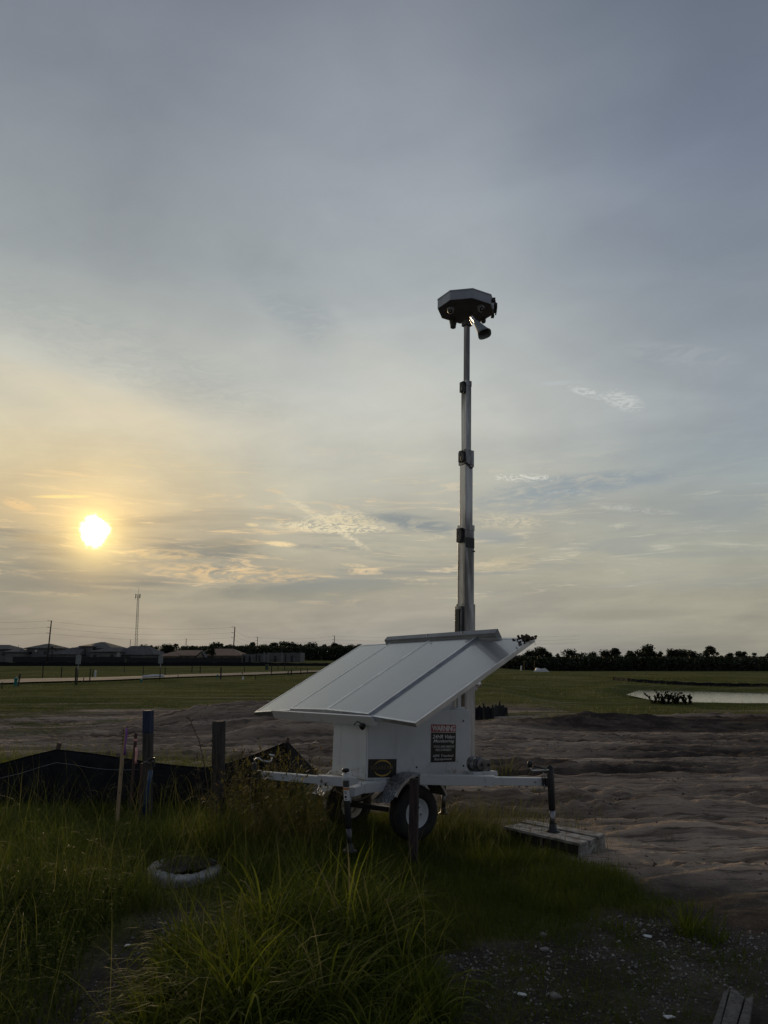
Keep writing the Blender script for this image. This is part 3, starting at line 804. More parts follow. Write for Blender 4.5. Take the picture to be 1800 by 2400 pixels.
# camera head: octagonal housing with cameras and a horn
HK = 1.033; HC = np.array([0,0,EYE]) + (np.array([.9520, 8.3493, 5.6465])-np.array([0,0,EYE]))*HK; HR = .3361*HK; hy = -3.0233
HM = np.array(Matrix.Rotation(.0443, 3, 'Y') @ Matrix.Rotation(-.0143, 3, 'X'))
def H_(r, a, h): return HC + HM@np.array([r*math.cos(a), r*math.sin(a), h])
m = MB(); n = 8
prof = [(0, 0), (0, HR-.002), (.113, HR), (.113, 0)]
vs = [H_(0, 0, .004)]; fs = []
for r, h in ((HR-.012, .004), (HR-.002, .0), (HR, .106)):
    vs += [H_(r, hy+k*math.pi/4, h) for k in range(8)]
fs += [(0, 1+(k+1) % 8, 1+k) for k in range(8)]
for j in range(2): fs += [(1+j*8+k, 1+j*8+(k+1) % 8, 9+j*8+(k+1) % 8, 9+j*8+k) for k in range(8)]
m.add(vs, fs); hd_mat = mat('grey_housing', (.36,.39,.45), .45, .05, 4, c2=(.31,.34,.39)); dark_under = mat('dark_housing', (.10,.11,.12), .6, .1, 5)
head = m.build('camera_head', hd_mat, trailer)
m = MB(); vs = []
for h in (.107, .122): vs += [H_(HR+.004, hy+k*math.pi/4, h) for k in range(8)]
m.add(vs, [tuple(range(8))[::-1], tuple(range(8, 16))]+[(k, (k+1) % 8, 8+(k+1) % 8, 8+k) for k in range(8)])
m.build('lid', hd_mat, head)
m = MB(); vs = []
for h in (-.003, .003): vs += [H_(HR-.014, hy+k*math.pi/4, h) for k in range(8)]
m.add(vs, [tuple(range(8))[::-1], tuple(range(8, 16))]+[(k, (k+1) % 8, 8+(k+1) % 8, 8+k) for k in range(8)])
m.build('bottom_plate', dark_under, head)
Hn = HM@np.array([0,0,1.]); pH = HC-Hn*.003
def dome(px, py, rad, aim, name='camera'):
    p = rayplane(px, py, HC-Hn*.03, Hn); base_ = p+Hn*.027
    m = MB(); m.lathe(base_, -Hn, [(0,rad*1.05),(.012,rad*1.1),(.02,rad),(.05,rad*.86),(.066,rad*.5),(.07,0)], 20)
    c = m.build(name, hd_mat if name == 'dome_camera' else dark_under, head)
    aim = nz(np.array(aim, float)); m = MB(); m.lathe(p+aim*rad*.35-Hn*.012, aim, [(0,rad*.62),(.022,rad*.62),(.024,rad*.45),(.015,0)], 16)
    m.build('lens', sign_black, c)
dome(1056, 727, .042, (-.2,-1,-.55), 'dome_camera')
dome(1127, 722.5, .042, (.3,-1,-.5), 'dome_camera')
dome(1103.5, 738, .020, (0,-1,-.6))
p = rayplane(1062, 755, HC-Hn*.03, Hn)
m = MB(); m.lathe(p+Hn*.028, nz(-Hn+np.array([-.0,-.2,0])), [(0,.050),(.03,.046),(.06,.040),(.09,.036),(.10,.034),(.11,.034),(.11,0)], 18); m.build('bullet_camera', dark_under, head)
p = rayplane(1133, 752, HC-Hn*.02, Hn)
m = MB(); m.lathe(p+Hn*.018, -Hn, [(0,.03),(.03,.03),(.045,.02),(.045,0)], 14); m.build('camera', dark_under, head)
# horn speaker: square throat, flared mouth pointing down and right
h0 = at(1113, 752, 8.37); h1 = at(1136, 783, 8.20); ax = nz(h1-h0); Lh = np.linalg.norm(h1-h0)
sx_ = nz(np.cross(ax, (0,1,0))); sy_ = np.cross(ax, sx_)
m = MB(); vs = []; K = 20
for t, r in ((0, .018), (.25, .036), (.5, .047), (.8, .062), (1.0, .080), (1.0, .074), (.8, .054), (.45, .036), (.4, .0)):
    for k in range(K):
        a = 2*math.pi*k/K; e = 1/max(abs(math.cos(a))**3+abs(math.sin(a))**3, .3)**(1/3)
        vs.append(h0+ax*Lh*t+r*e*(math.cos(a)*sx_+.82*math.sin(a)*sy_))
fs = [(i*K+k, i*K+(k+1) % K, (i+1)*K+(k+1) % K, (i+1)*K+k) for i in range(8) for k in range(K)]
m.add(vs, fs, True); m.build('horn_speaker', mat('horn_grey', (.24,.28,.28), .5, .05, 5), head)
m = MB(); m.beam(at(1101.5,749,8.35), at(1107.5,760.5,8.35), .006, .014); m.beam(at(1104,742,8.37), at(1114,755,8.37), .03, .03); m.build('horn_bracket', alum2, head)
m = MB(); m.tube([at(1117,738,8.37), at(1125,733,8.35), at(1132,736,8.37)], .006, 6); m.tube([at(1118,741,8.37), at(1126,738,8.35), at(1134,741,8.37)], .006, 6); m.build('cable', black, head)
m = MB(); m.tube([H_(HR+.01, hy+3.2*math.pi/4, .10), H_(HR+.02, hy+3.7*math.pi/4, .05), H_(HR+.02, hy+4*math.pi/4, -.01)], .008, 6)
for k in range(4): m.box(H_(HR+.006, hy+(3.2+.35*k)*math.pi/4, .07-.02*k), (.018,.03,.02))
m.build('latch', black, head)
m = MB(); tb(m, mu-.045, mu+.045, mw_-.045, mw_+.045, ZM(4.93), ZM(4.99)); m.build('mast_cap', dark_under, head)

# frame: crossed square beams, outriggers and jacks
def frame(a, b, s, name, mt=white_steel, par=None): return MB().beam(a, b, s, s).build(name, mt, par or trailer, bevel=.004)
m = MB()
tb(m, .02, BL, .02, .09, -.09, -.004); tb(m, .02, BL, BW-.09, BW-.02, -.09, -.004); tb(m, .02, .09, .09, BW-.09, -.088, -.006); tb(m, BL-.07, BL+.45, .091, BW-.091, -.088, -.006)
m.build('frame', white_steel, trailer, bevel=.003)
aL0, aL1 = at(615.5,1816.3,7.6), at(790,1831,7.44)
a1 = frame(aL0, aL1, .067, 'outrigger_arm'); frame(at(745,1827,7.47), at(905,1838,7.32), .082, 'outrigger_sleeve')
aR0, aR1 = at(1150,1829.8,7.14), at(1270.5,1832,7.12)
a3 = frame(aR0, aR1, .067, 'outrigger_arm'); frame(at(985,1826,7.2), at(1159,1830,7.14), .084, 'outrigger_sleeve')
frame(at(823.3,1856,6.87), at(884,1834,7.36), .074, 'outrigger_arm'); frame(at(848,1846.5,7.05), np.array([.62,8.22,.47]), .086, 'outrigger_sleeve')
for arm, (px, py, Y, k) in zip((a1,), ((628.5,1816,7.56,1),)):
    MB().lathe(at(px, py, Y-.036), (0,-1,0), [(0,.007),(.004,.007),(.004,0)], 8).build('bolt', black, arm)
MB().lathe(at(1254,1833,7.08), (0,-1,0), [(0,.007),(.004,.007),(.004,0)], 8).build('bolt', galv, a3)
MB().tube([at(847,1836,6.99), at(848.5,1858,6.99)], .005, 6).build('hitch_pin', galv, trailer)

def jack(px0, py0, py1, py2, Y, wpx, lean=0.0, foot=True, ptop=None, name='support_jack', mt=black):
    """black outer tube from py0 to py1, grey inner tube to py2"""
    r = wpx/2*Y/1800
    a, b, c = at(px0, py0, Y), at(px0+lean*(py1-py0), py1, Y), at(px0+lean*(py2-py0), py2, Y)
    j = MB().tube([a, b], r, 18).build(name, mt, trailer, bevel=.003)
    MB().tube([b+np.array([0,0,.02]), c], r*.84, 16).build('inner_tube', galv, j)
    if foot:
        MB().lathe(c, (0,0,-1), [(-.05,r*.95),(0,r*1.3),(.012,r*2.2),(.018,r*2.2),(.018,0)], 20).build('foot', black, j)
    return j, a, b, c, r
# right jack on the boards
j, a, b, c, r = jack(1289.8, 1803, 1899, 1944, 7.05, 15.2, .045)
m = MB(); m.lathe(a, (0,0,1), [(0,r),(.02,r*.95),(.03,r*.5),(.04,r*.3),(.04,0)], 16); m.build('cap', blackpl, j)
m = MB(); m.tube([at(1286,1804.5,7.0), at(1247,1806.5,6.95), at(1244,1800,6.95)], .0075, 8); m.build('crank_handle', alum2, j)
m = MB(); m.lathe(at(1241.5,1799,6.95), (.15,0,1), [(0,.012),(.012,.023),(.045,.023),(.055,.014),(.057,0)], 14)
m.tube([at(1249,1796,6.95), at(1266,1799,6.96), at(1283,1802,7.0)], .007, 8); m.build('crank_knob', black, j)
m = MB(); m.box(at(1276.5,1832,7.08), (.024,.035,.034)); m.box(at(1283,1832,7.06), (.02,.04,.036)); m.build('bracket', black, j, bevel=.003)
m = MB(); m.tube([at(1273,1826,7.03), at(1270,1817,7.03), at(1274,1812,7.03), at(1279,1817,7.03), at(1276,1826,7.03)], .004, 6); m.build('pin_ring', alum2, j)
MB().tube([at(1275.5,1838,7.05), at(1276,1848,7.05)], .006, 6).build('pin', alum2, j)
# near jack with a label and a round knob
j, a, b, c, r = jack(810.6, 1829, 1941, 1990, 6.80, 14.6, .055)
m = MB(); m.lathe(at(810,1829,6.80), (0,0,1), [(0,r),(.005,r*1.12),(.05,r*1.1),(.056,r*.7),(.056,0)], 18); m.build('cap', white_steel, j)
m = MB(); m.tube([at(810,1817,6.8), at(810,1808,6.8)], .009, 10); m.build('screw', galv, j)
m = MB(); m.lathe(at(810,1810,6.8), (0,0,1), [(0,.015),(.004,.030),(.022,.033),(.03,.026),(.034,0)], 18); m.build('knob', blackpl, j)
m = MB(); vs = []; K = 8
for k in range(K+1):
    t = R(-150+120*k/K)
    for py in (1844, 1875.5):
        p = at(811+.055*(py-1829), py, 6.8); vs.append(p+np.array([math.cos(t), math.sin(t), 0])*(r+.0015))
m.add(vs, [(2*k+1, 2*k+3, 2*k+2, 2*k) for k in range(K)], True); st_ = m.build('sticker', sign_white, j)
m = MB(); vs = []
for k in range(K+1):
    t = R(-145+110*k/K)
    for py in (1845.2, 1850.5):
        p = at(811+.055*(py-1829), py, 6.8); vs.append(p+np.array([math.cos(t), math.sin(t), 0])*(r+.0026))
m.add(vs, [(2*k+1, 2*k+3, 2*k+2, 2*k) for k in range(K)], True); m.build('orange_band', plain('sign_orange', (.55,.22,.06), .5), st_)
m = MB()
for q in range(4):
    vs = []
    for k in range(3):
        t = R(-128+38*k/2+ (0 if q < 3 else 4))
        for py in ((1854,1856),(1858,1859.5),(1864,1869),(1871.5,1873))[q]:
            p = at(811+.055*(py-1829), py, 6.8); vs.append(p+np.array([math.cos(t), math.sin(t), 0])*(r+.0027))
    m.add(vs, [(2*k+1, 2*k+3, 2*k+2, 2*k) for k in range(2)], True)
tag(m.build('small_print', sign_black, st_), kind='stuff')
m = MB(); m.box(at(820,1862,6.86), (.012,.03,.06)); m.build('bracket', white_steel, j, bevel=.002)
# left jack half lost in the weeds
j, a, b, c, r = jack(597, 1788, 1881, 1925, 7.62, 11.5, -.03)
m = MB(); m.tube([at(596,1790,7.6), at(597,1780,7.6), at(602,1776.5,7.6), at(608,1778,7.6), at(615,1784,7.6), at(634,1785.5,7.6), at(637,1783,7.6), at(637.5,1776,7.6)], .008, 8)
m.build('crank_handle', alum2, j)
m = MB(); m.tube([at(631.5,1769,7.6), at(637,1770,7.6), at(644,1771,7.6)], .009, 8); m.build('handle_grip', alum2, j)
m = MB(); m.box(at(607,1816,7.62), (.022,.03,.04)); m.build('bracket', black, j)
# far jack behind the frame
jack(1039.8, 1834, 1853.5, 1903, 8.30, 11.2, -.005)

# winch at the foot of the mast
wc = at(1118, 1790.5, 7.55)
m = MB(); e = TM@np.array([0,1.,0]); eu = TM@np.array([1.,0,0])
m.lathe(wc-eu*.02, e, [(-.05,.03),(-.05,.068),(-.042,.068),(-.042,.042),(.042,.042),(.042,.068),(.05,.068),(.05,0)], 24)
wn = m.build('winch', galv, trailer)
m = MB(); m.lathe(wc-eu*.02, e, [(-.041,.043),(-.02,.055),(.0,.05),(.02,.055),(.041,.043)], 20); m.build('drum', alum2, wn)
m = MB(); m.lathe(wc+eu*.0-e*.055, -e, [(0,.058),(.01,.058),(.012,.048),(.012,.0)], 22); m.box(wc+eu*.075-e*.045-np.array([0,0,.012]), (.05,.008,.052), TM); m.box(wc+eu*.075+e*.045-np.array([0,0,.012]), (.05,.008,.052), TM)
m.build('winch_frame', galv, wn)
for q_ in (wc+eu*.10-e*.054-np.array([0,0,.005]), wc-e*.068): MB().lathe(q_, -e, [(0,.012),(.012,.012),(.012,0)], 10).build('axle_bolt', black, wn)
m = MB(); m.box(wc+eu*.04-np.array([0,0,.085]), (.15,.075,.022), TM); m.build('winch_plate', white, trailer, bevel=.004)

# axle, wheels and tread-plate fenders
ew = TM@np.array([0,-1.,0]); nc = at(969,1904,7.33); fc = at(818.5,1884,8.20)
def wheel(c, out):
    w = .150; rt = .240
    prof = [(-w*.34,.125),(-w*.46,.135),(-w*.52,.165),(-w*.50,.205),(-w*.42,.228),(-w*.30,.2375)]
    m = MB(); K = 72
    d = out; r0 = nz(np.cross(d, (0,0,1))); q0 = np.cross(d, r0)
    ring = prof + [(-w*.18,rt),(-w*.165,rt-.009),(-w*.06,rt-.009),(-w*.045,rt+.001),(w*.045,rt+.001),(w*.06,rt-.009),(w*.165,rt-.009),(w*.18,rt)] + [(-a, b) for a, b in prof[::-1]]
    base = 0
    for i, (hh, rd) in enumerate(ring):
        for k in range(K):
            t = 2*math.pi*k/K
            rr = rd + (.0035 if (k+i) % 2 and rd > .22 else 0) - (.004 if rd > .22 and k % 3 == 0 else 0)
            m.v.append(tuple(c + d*hh + rr*(math.cos(t)*r0+math.sin(t)*q0)))
    for i in range(len(ring)-1):
        for k in range(K): m.f.append((i*K+k, i*K+(k+1) % K, (i+1)*K+(k+1) % K, (i+1)*K+k)); m.sm.append(True)
    root = MB().lathe(c, d, [(-.05,.03),(-.05,.035),(.052,.035),(.058,.028),(.058,0)], 20).build('wheel', white_steel, trailer)
    m.build('tyre', rubber, root)
    m = MB(); m.lathe(c, d, [(-w*.30,.120),(-w*.36,.132),(-w*.40,.132),(-w*.34,.118),(-.02,.108),(.0,.104),(w*.30,.112),(w*.36,.132),(w*.40,.134),(w*.37,.126),(w*.28,.108),(.022,.100),(.020,.075),(.034,.070),(.036,.046),(.030,.040),(.030,.0)], 40)
    m.build('rim', white_steel, root)
    for k in range(5):
        t = 2*math.pi*k/5+.3; MB().lathe(c+d*.03+.056*(math.cos(t)*r0+math.sin(t)*q0), d, [(0,.009),(.014,.009),(.014,0)], 6, False).build('lug_nut', galv, root)
wheel(nc, ew); wheel(fc, -ew)
m = MB(); m.beam(nc-ew*.02, fc+ew*.02, .045, .045); m.build('axle', black, trailer)
for c_ in (nc-ew*.13, fc+ew*.13):
    m = MB(); m.tube([c_-eu*.26+np.array([0,0,.16]), c_-eu*.13+np.array([0,0,.07]), c_+np.array([0,0,.04]), c_+eu*.13+np.array([0,0,.07]), c_+eu*.26+np.array([0,0,.16])], .018, 6)
    m.build('leaf_spring', black, trailer)
def tread():
    m = bpy.data.materials.new('tread_plate'); m.use_nodes = True; t = m.node_tree; N.nt = t
    b = t.nodes['Principled BSDF']; b.inputs['Metallic'].default_value = .85; b.inputs['Roughness'].default_value = .42
    tcn = t.nodes.new('ShaderNodeTexCoord'); v = N(tcn.outputs['Object'])
    vo = t.nodes.new('ShaderNodeTexVoronoi'); vo.inputs['Scale'].default_value = 62; t.links.new(v.s, vo.inputs['Vector'])
    k = sstep(N(vo.outputs['Distance']), .25, .5)
    t.links.new(mixc(k, (.60,.61,.63), (.22,.225,.235)).s, b.inputs['Base Color'])
    bn = t.nodes.new('ShaderNodeBump'); bn.inputs['Strength'].default_value = .8; bn.inputs['Distance'].default_value = .004; bn.invert = True
    t.links.new(k.s, bn.inputs['Height']); t.links.new(bn.outputs[0], b.inputs['Normal'])
    return m
tp = tread()
def fender(c, out, w0, w1):
    m = MB(); K = 26; rad = .315; cz = c + np.array([0,0,.022]); t0, t1 = R(158), R(22)
    path = []
    for k in range(K+1):
        t = t0+(t1-t0)*k/K; path.append(cz + eu*rad*math.cos(t)+np.array([0,0,1])*rad*math.sin(t))
    path = [path[0]-eu*.075-np.array([0,0,.035])] + path[1:]
    nrmz = [nz(p-cz) for p in path]
    th = .006; vs = []
    for p, q in zip(path, nrmz): vs += [p+out*w0, p+out*w1, p+out*w1+q*th, p+out*w0+q*th]
    fs = []
    for k in range(len(path)-1):
        for a_, b_ in ((0,1),(1,2),(2,3),(3,0)): fs.append((4*k+a_, 4*k+b_, 4*k+4+b_, 4*k+4+a_))
    fs += [(0,1,2,3), tuple(4*len(path)-4+i for i in (3,2,1,0))]
    m.add(vs, fs); fo = m.build('fender', tp, trailer)
    m = MB()                                     # saw-toothed rolled lip
    for k in range(1, len(path)-1):
        for s in (0, .5):
            p = path[k]*(1-s)+path[k+1]*s; q = nz(p-cz); d = nz(path[k+1]-path[k])
            m.box(p+out*(w1+.006)+q*.001, (.0065, .007, .011), np.stack([d, out, q], 1))
    m.build('fender_lip', alum2, fo)
fender(nc, ew, -.115, .115); fender(fc, -ew, -.115, .115)
m = MB(); m.box(nc-ew*.14+np.array([0,0,.29]), (.15,.02,.03), TM); m.build('fender_bracket', black, trailer)
# clump of dried mud and grass stuck to the upper right panel corner
m = MB(); c0 = rayplane(1228, 1500, P0, pn)
for k in range(60):
    a = rng.normal(size=3)*[.050,.045,.012]; d = rng.normal(size=3); d /= np.linalg.norm(d)
    m.tube([c0+a+pn*.012, c0+a+pn*.012+d*rng.uniform(.01,.03)], rng.uniform(.006,.014), 6, False)
for k in range(10):
    a = rng.normal(size=3)*[.05,.03,.010]+np.array([.05,.01,-.02]); d = nz(rng.normal(size=3)+np.array([.4,0,-.6])); m.tube([c0+a, c0+a+d*.015, c0+a+d*.03+np.array([0,0,-.01])], .0016, 4)
nest = m.build('mud_clump', mat('dried_mud', (.075,.05,.032), .95, .2, 30, .5, 60)); recenter(nest, c0)
tag(nest, 'clump of dried brown mud and straw on the upper right panel corner', 'mud clump')

# ------------------------------------------------------------------ things around the trailer
def gt(px, py):                      # where the ray through a pixel meets the terrain
    z = 0.0
    for _ in range(12):
        p = gnd(px, min(py, 2600), z); z = .5*z + .5*tz(p[0], p[1])
    return np.array([p[0], p[1], tz(p[0], p[1])])
# board platform under the right jack
bp = empty('board_platform', (1.55, 7.45, 0), None, 'low platform of three grey boards under the right-hand jack', 'platform')
pa, pb, pc, pd = [gnd(x, y, .13) for x, y in ((1178.5,1936.5),(1238,1922),(1418.5,1954.8),(1360.6,1977.5))]
def lerp(a, b, t): return a*(1-t)+b*t
for i, (s, e) in enumerate(((0,.292),(.352,.638),(.70,1.0))):
    m = MB(); dz_ = (.0, -.004, .003)[i]; j0, j1 = (.0,.0), (.0,.0)
    ends = (0.0, 0.015, -.008)[i]
    q = [lerp(lerp(pa,pb,s), lerp(pd,pc,s), ends), lerp(lerp(pa,pb,s), lerp(pd,pc,s), 1), lerp(lerp(pa,pb,e), lerp(pd,pc,e), 1), lerp(lerp(pa,pb,e), lerp(pd,pc,e), ends)]
    m.hexa([p+np.array([0,0,-.022+dz_]) for p in q]+[p+np.array([0,0,dz_]) for p in q]); m.build('plank', plank, bp, bevel=.003)
m = MB(); ux = nz(pd-pa); m.hexa([p+np.array([0,0,h]) for h in (-.15,-.026) for p in (pd-ux*.028, pd-ux*.004, pc-ux*.004, pc-ux*.028)]); m.build('end_board', plank, bp, bevel=.003)
for t in (.02, .5):
    c0_, c1_ = lerp(pa, pd, t), lerp(pb, pc, t)
    MB().hexa([p+np.array([0,0,h]) for h in (-.15,-.026) for p in (c0_, c0_+ux*.03, c1_+ux*.03, c1_)]).build('bearer', wood, bp)
m = MB(); uy = nz(pb-pa); m.hexa([p+np.array([0,0,h]) for h in (-.15,-.03) for p in (pa+uy*.05+ux*.05, pd+uy*.05-ux*.05, pd+uy*.07-ux*.05, pa+uy*.07+ux*.05)]); m.build('side_board', wood, bp)

def post(name, px0, py0, px1, py1, Y, wpx, mt, label, cat='post', depth=None, yaw=.3, group=None, under=.25):
    a, b = at(px0, py0, Y), at(px1, py1, Y); d = nz(b-a); w = wpx*Y/1800/(math.cos(yaw)+math.sin(abs(yaw))*(.8 if depth is None else .3))
    m = MB(); up = np.array([-math.sin(yaw), -math.cos(yaw), 0]); dp = depth or w*.9
    m.beam(a-d*under, b, w, dp, up)
    o = m.build(name, mt, bevel=.004 if w > .05 else .0015); recenter(o, a); return tag(o, label, cat, group)
p1 = post('wooden_post', 509.5, 1966, 513.3, 1690, 7.75, 27.5, wood, 'square weathered timber post with dead vine in front of the black silt fence')
p3 = post('wooden_post', 968.5, 2000, 971.3, 1824.5, 6.80, 22, mat('dark_brown_timber', (.060,.040,.036), .85, .2, 3, .4, 16, c2=(.03,.022,.022), stretch=(14,14,1.5)), 'short dark brown post standing in front of the near trailer wheel')
e2 = empty('wooden_post', at(344.5, 1918, 8.5), None, 'tallest timber post with blue painted top beside two survey stakes', 'post')
a, b = at(344.5,1925,8.5), at(347.6,1665,8.5); d = nz(b-a)
MB().beam(a-d*.2, b-d*.235, .085, .08, (-.3,-.95,0)).build('timber', wood, e2, bevel=.004)
MB().beam(b-d*.2348, b, .087, .082, (-.3,-.95,0)).build('painted_top', wood_blue, e2, bevel=.004)
m = MB(); m.tube([at(334,1788,8.4), at(343,1785,8.38), at(352,1790,8.38), at(360,1783,8.42), at(361,1777,8.5)], .006, 6); m.tube([at(343,1785,8.38), at(348,1779,8.38), at(352,1776,8.4)], .005, 6); m.build('wire', galv, e2)
m = MB(); m.box(at(358,1786,8.44), (.02,.02,.045)); m.build('clamp', black, e2)
o = MB().tube([at(353.5,1806,8.36), at(349,1835,8.36), at(344,1862,8.36), at(336.5,1925,8.36)], .021, 14).build('blue_pipe', blue_pvc); recenter(o, at(336.5,1925,8.36)); tag(o, 'blue plastic pipe leaning against the blue-topped post', 'pipe')
post('small_post', 329, 1915, 332.3, 1789, 8.33, 6.5, wood_red, 'narrow brown stake close to the left of the blue-topped post', 'stake')
sk = empty('survey_stake', at(271.5,1955,8.0), None, 'long pale wooden survey stake with purple ribbon', 'stake')
a, b = at(271.5,1960,8.0), at(292.3,1702,8.0); d = nz(b-a); MB().beam(a-d*.2, b, .036, .018, (-.4,-.9,0)).build('stake', wood_pale, sk, bevel=.002)
def ribbon(pts, w, mt, par, name='ribbon'):
    vs = []; 
    for i, p in enumerate(pts):
        q = at(*p); s = math.sin(i*1.7)*.3
        vs += [q+np.array([-w/2, .004*math.sin(i), 0]), q+np.array([w/2*(1+s), -.008*math.cos(i*2), .002])]
    m = MB().add(vs, [(2*i, 2*i+1, 2*i+3, 2*i+2) for i in range(len(pts)-1)], True)
    o = m.build(name, mt, par); so_ = o.modifiers.new('thick', 'SOLIDIFY'); so_.thickness = .0008; return o
ribbon([(295.5,1706,7.97),(296.3,1718,7.95),(295,1733,7.95),(293.8,1748,7.95),(292.6,1760,7.96),(291.5,1770,7.97)], .018, purple, sk)
m = MB()
for py in (1712,1719,1727,1735,1743): 
    q = at(289.5-(py-1712)*.08, py, 7.97); m.box(q+np.array([0,-.002,0]), (.006,.002,.007))
for py in (1815,1858): m.box(at(283-(py-1815)*.08, py, 7.97), (.004,.002,.006))
tag(m.build('writing', sign_black, sk), kind='stuff')
s2 = empty('survey_stake', at(304.5,1895,8.9), None, 'shorter brown survey stake with pink ribbon', 'stake')
a, b = at(304.5,1900,8.9), at(318.8,1718,8.9); d = nz(b-a); MB().beam(a-d*.2, b, .032, .018, (-.4,-.9,0)).build('stake', wood_red, s2, bevel=.002)
MB().beam(b-d*.085, b-d*.062, .034, .020, (-.4,-.9,0)).build('painted_band', pink, s2)
ribbon([(320,1752,8.86),(319.5,1762,8.84),(319,1774,8.84),(318.5,1783,8.83),(319.3,1790,8.83)], .028, pink, s2)
post('short_stake', 131.5, 1775, 140, 1741, 9.33, 10, wood_red, 'short stub of a stake at the left peak of the silt fence', 'stake', depth=.02)
post('short_stake', 671, 1760, 675.5, 1729, 9.66, 5.5, wood_red, 'stake tip poking out of the right peak of the silt fence', 'stake', depth=.02)

# black silt fence that sags between stakes
SFP = [(-260,1840,9.5),(-120,1815,9.4),(0,1791,9.35),(70,1772,9.3),(134,1757,9.3),(200,1764,9.2),(289,1777,9.15),(365,1789,9.1),(430,1796,9.2),(481,1800,9.3),(535,1789,9.35),(597,1769,9.4),(640,1752,9.5),(674,1739,9.6),(690,1756,9.85),(712,1780,10.2),(742,1809,10.8)]
sf = empty('silt_fence', tuple(at(340,1900,9.2)[:2])+(0,), None, 'sagging black fabric silt fence behind the timber posts on the left', 'silt fence')
P = np.array([at(*p) for p in SFP]); L = np.r_[0, np.cumsum(np.linalg.norm(np.diff(P, axis=0), axis=1))]
tt = np.linspace(0, L[-1], 190); top_p = np.stack([np.interp(tt, L, P[:, k]) for k in range(3)], 1)
vs = []; rows = 12
for i, t in enumerate(tt):
    p = top_p[i]; zb = tz(p[0], p[1])-.06
    for r_ in range(rows+1):
        v = r_/rows; z = p[2]*(1-v)+zb*v if p[2] > zb else zb
        off = .030*math.sin(t*5+v*3.5+1.5*math.sin(t*1.7))*(.2+v)*math.sin(math.pi*min(v+.1,1)) + .018*math.sin(t*17+v*6) *v + .05*math.sin(math.pi*v)*math.sin(t*1.3+.7)
        vs.append(p*np.array([1,1,0])+np.array([off*.25, off-.05*v, z]))
m = MB().add(vs, [(i*(rows+1)+r_, i*(rows+1)+r_+1, (i+1)*(rows+1)+r_+1, (i+1)*(rows+1)+r_) for i in range(len(tt)-1) for r_ in range(rows)], True)
o = m.build('fabric', fabric, sf); o.modifiers.new('thick', 'SOLIDIFY').thickness = .002
MB().tube([p+np.array([0,-.004,.003]) for p in top_p[::3]], .005, 6).build('top_seam', fabric, sf)
o = MB().tube([at(*p) for p in [(-60,1840,9.2),(0,1824,9.18),(50,1812,9.15),(100,1796,9.12),(132,1787.5,9.1),(170,1792,9.05),(210,1799,9.02),(250,1803.5,9.0),(290,1805,8.98),(325,1803,8.96)]], .0028, 5).build('cord', mat('pale_cord', (.22,.22,.23), .6), sf)
for px, py, Y, b0 in ((135,1757,9.36,0),(338,1785,9.2,0),(505,1797,9.4,0),(673,1740,9.66,0)):
    a = at(px, py, Y); MB().beam(a+np.array([0,.01,-.9]), a+np.array([0,.01,.01]), .03, .018, (0,-1,0)).build('stake', wood_red, sf)

# round concrete ring full of soil, lying in the grass
rc = gnd(432, 2036, .05); rg = empty('concrete_ring', (rc[0], rc[1], 0), None, 'round pale concrete collar half covered by soil and weeds in the grass', 'concrete ring')
tilt = nz(np.array([.04,-.06,1]))
m = MB().lathe((rc[0], rc[1], -.035), tilt, [(0,.275),(.075,.290),(.092,.287),(.100,.276),(.102,.24),(.099,.17),(.085,.15),(.03,.145)], 64)
for i, v in enumerate(m.v):
    k = 1+.012*math.sin(i*.9)+.01*math.sin(i*2.3); m.v[i] = (rc[0]+(v[0]-rc[0])*k, rc[1]+(v[1]-rc[1])*k, v[2]+.003*math.sin(i*1.7))
m.build('rim', concrete, rg)
m = MB(); K = 44; sc_ = (rc[0]-.01, rc[1]+.075); vs = [np.array([sc_[0], sc_[1], .115])]
for k in range(K):
    t = 2*math.pi*k/K; w_ = 1+.16*math.sin(3*t+1)+.10*math.sin(7*t)+random.uniform(-.06,.06)
    for r_, z_ in ((.09,.105),(.16,.088),(.205,.060)): vs.append(np.array([sc_[0]+r_*w_*math.cos(t)*1.12, sc_[1]+r_*w_*math.sin(t), z_+random.uniform(-.008,.012)]))
fs = [(0, 1+3*k, 1+3*((k+1) % K)) for k in range(K)]+[(j_+3*k, j_+1+3*k, j_+1+3*((k+1) % K), j_+3*((k+1) % K)) for k in range(K) for j_ in (1,2)]
m.add(vs, fs, True); m.build('soil', mat('soil', (.075,.062,.050), .95, .2, 30, .6, 60), rg)
def rock(px, py, sx, sy, sz, label, seed, mt=stone):
    r_ = random.Random(seed); p = gt(px, py); m = MB(); n, k_ = 9, 14; vs = []
    for i in range(n):
        ph = math.pi*i/(n-1)
        for k in range(k_):
            t = 2*math.pi*k/k_; d = np.array([math.sin(ph)*math.cos(t), math.sin(ph)*math.sin(t), math.cos(ph)])
            j = 1+.16*math.sin(d[0]*4+seed)+.13*math.sin(d[1]*5+seed*2)+.1*math.sin(d[2]*6+seed*3+d[0]*3)+r_.uniform(-.03,.03)
            vs.append(p+np.array([d[0]*sx, d[1]*sy, d[2]*sz])*j+np.array([0,0,sz*.35]))
    m.add(vs, [(i*k_+k, (i+1)*k_+k, (i+1)*k_+(k+1) % k_, i*k_+(k+1) % k_) for i in range(n-1) for k in range(k_)], True)
    o = m.build('rock', mt); recenter(o, p); return tag(o, label, 'rock')
rock(700, 2062, .115, .09, .060, 'broad pale rock half buried behind the big grass clump', 3)
rock(828, 2050, .035, .03, .03, 'small pale rock right of the broad one behind the grass clump', 5)
rock(1273, 2195, .030, .025, .016, 'rounded grey stone at the upper edge of the dirt, right of centre', 9)
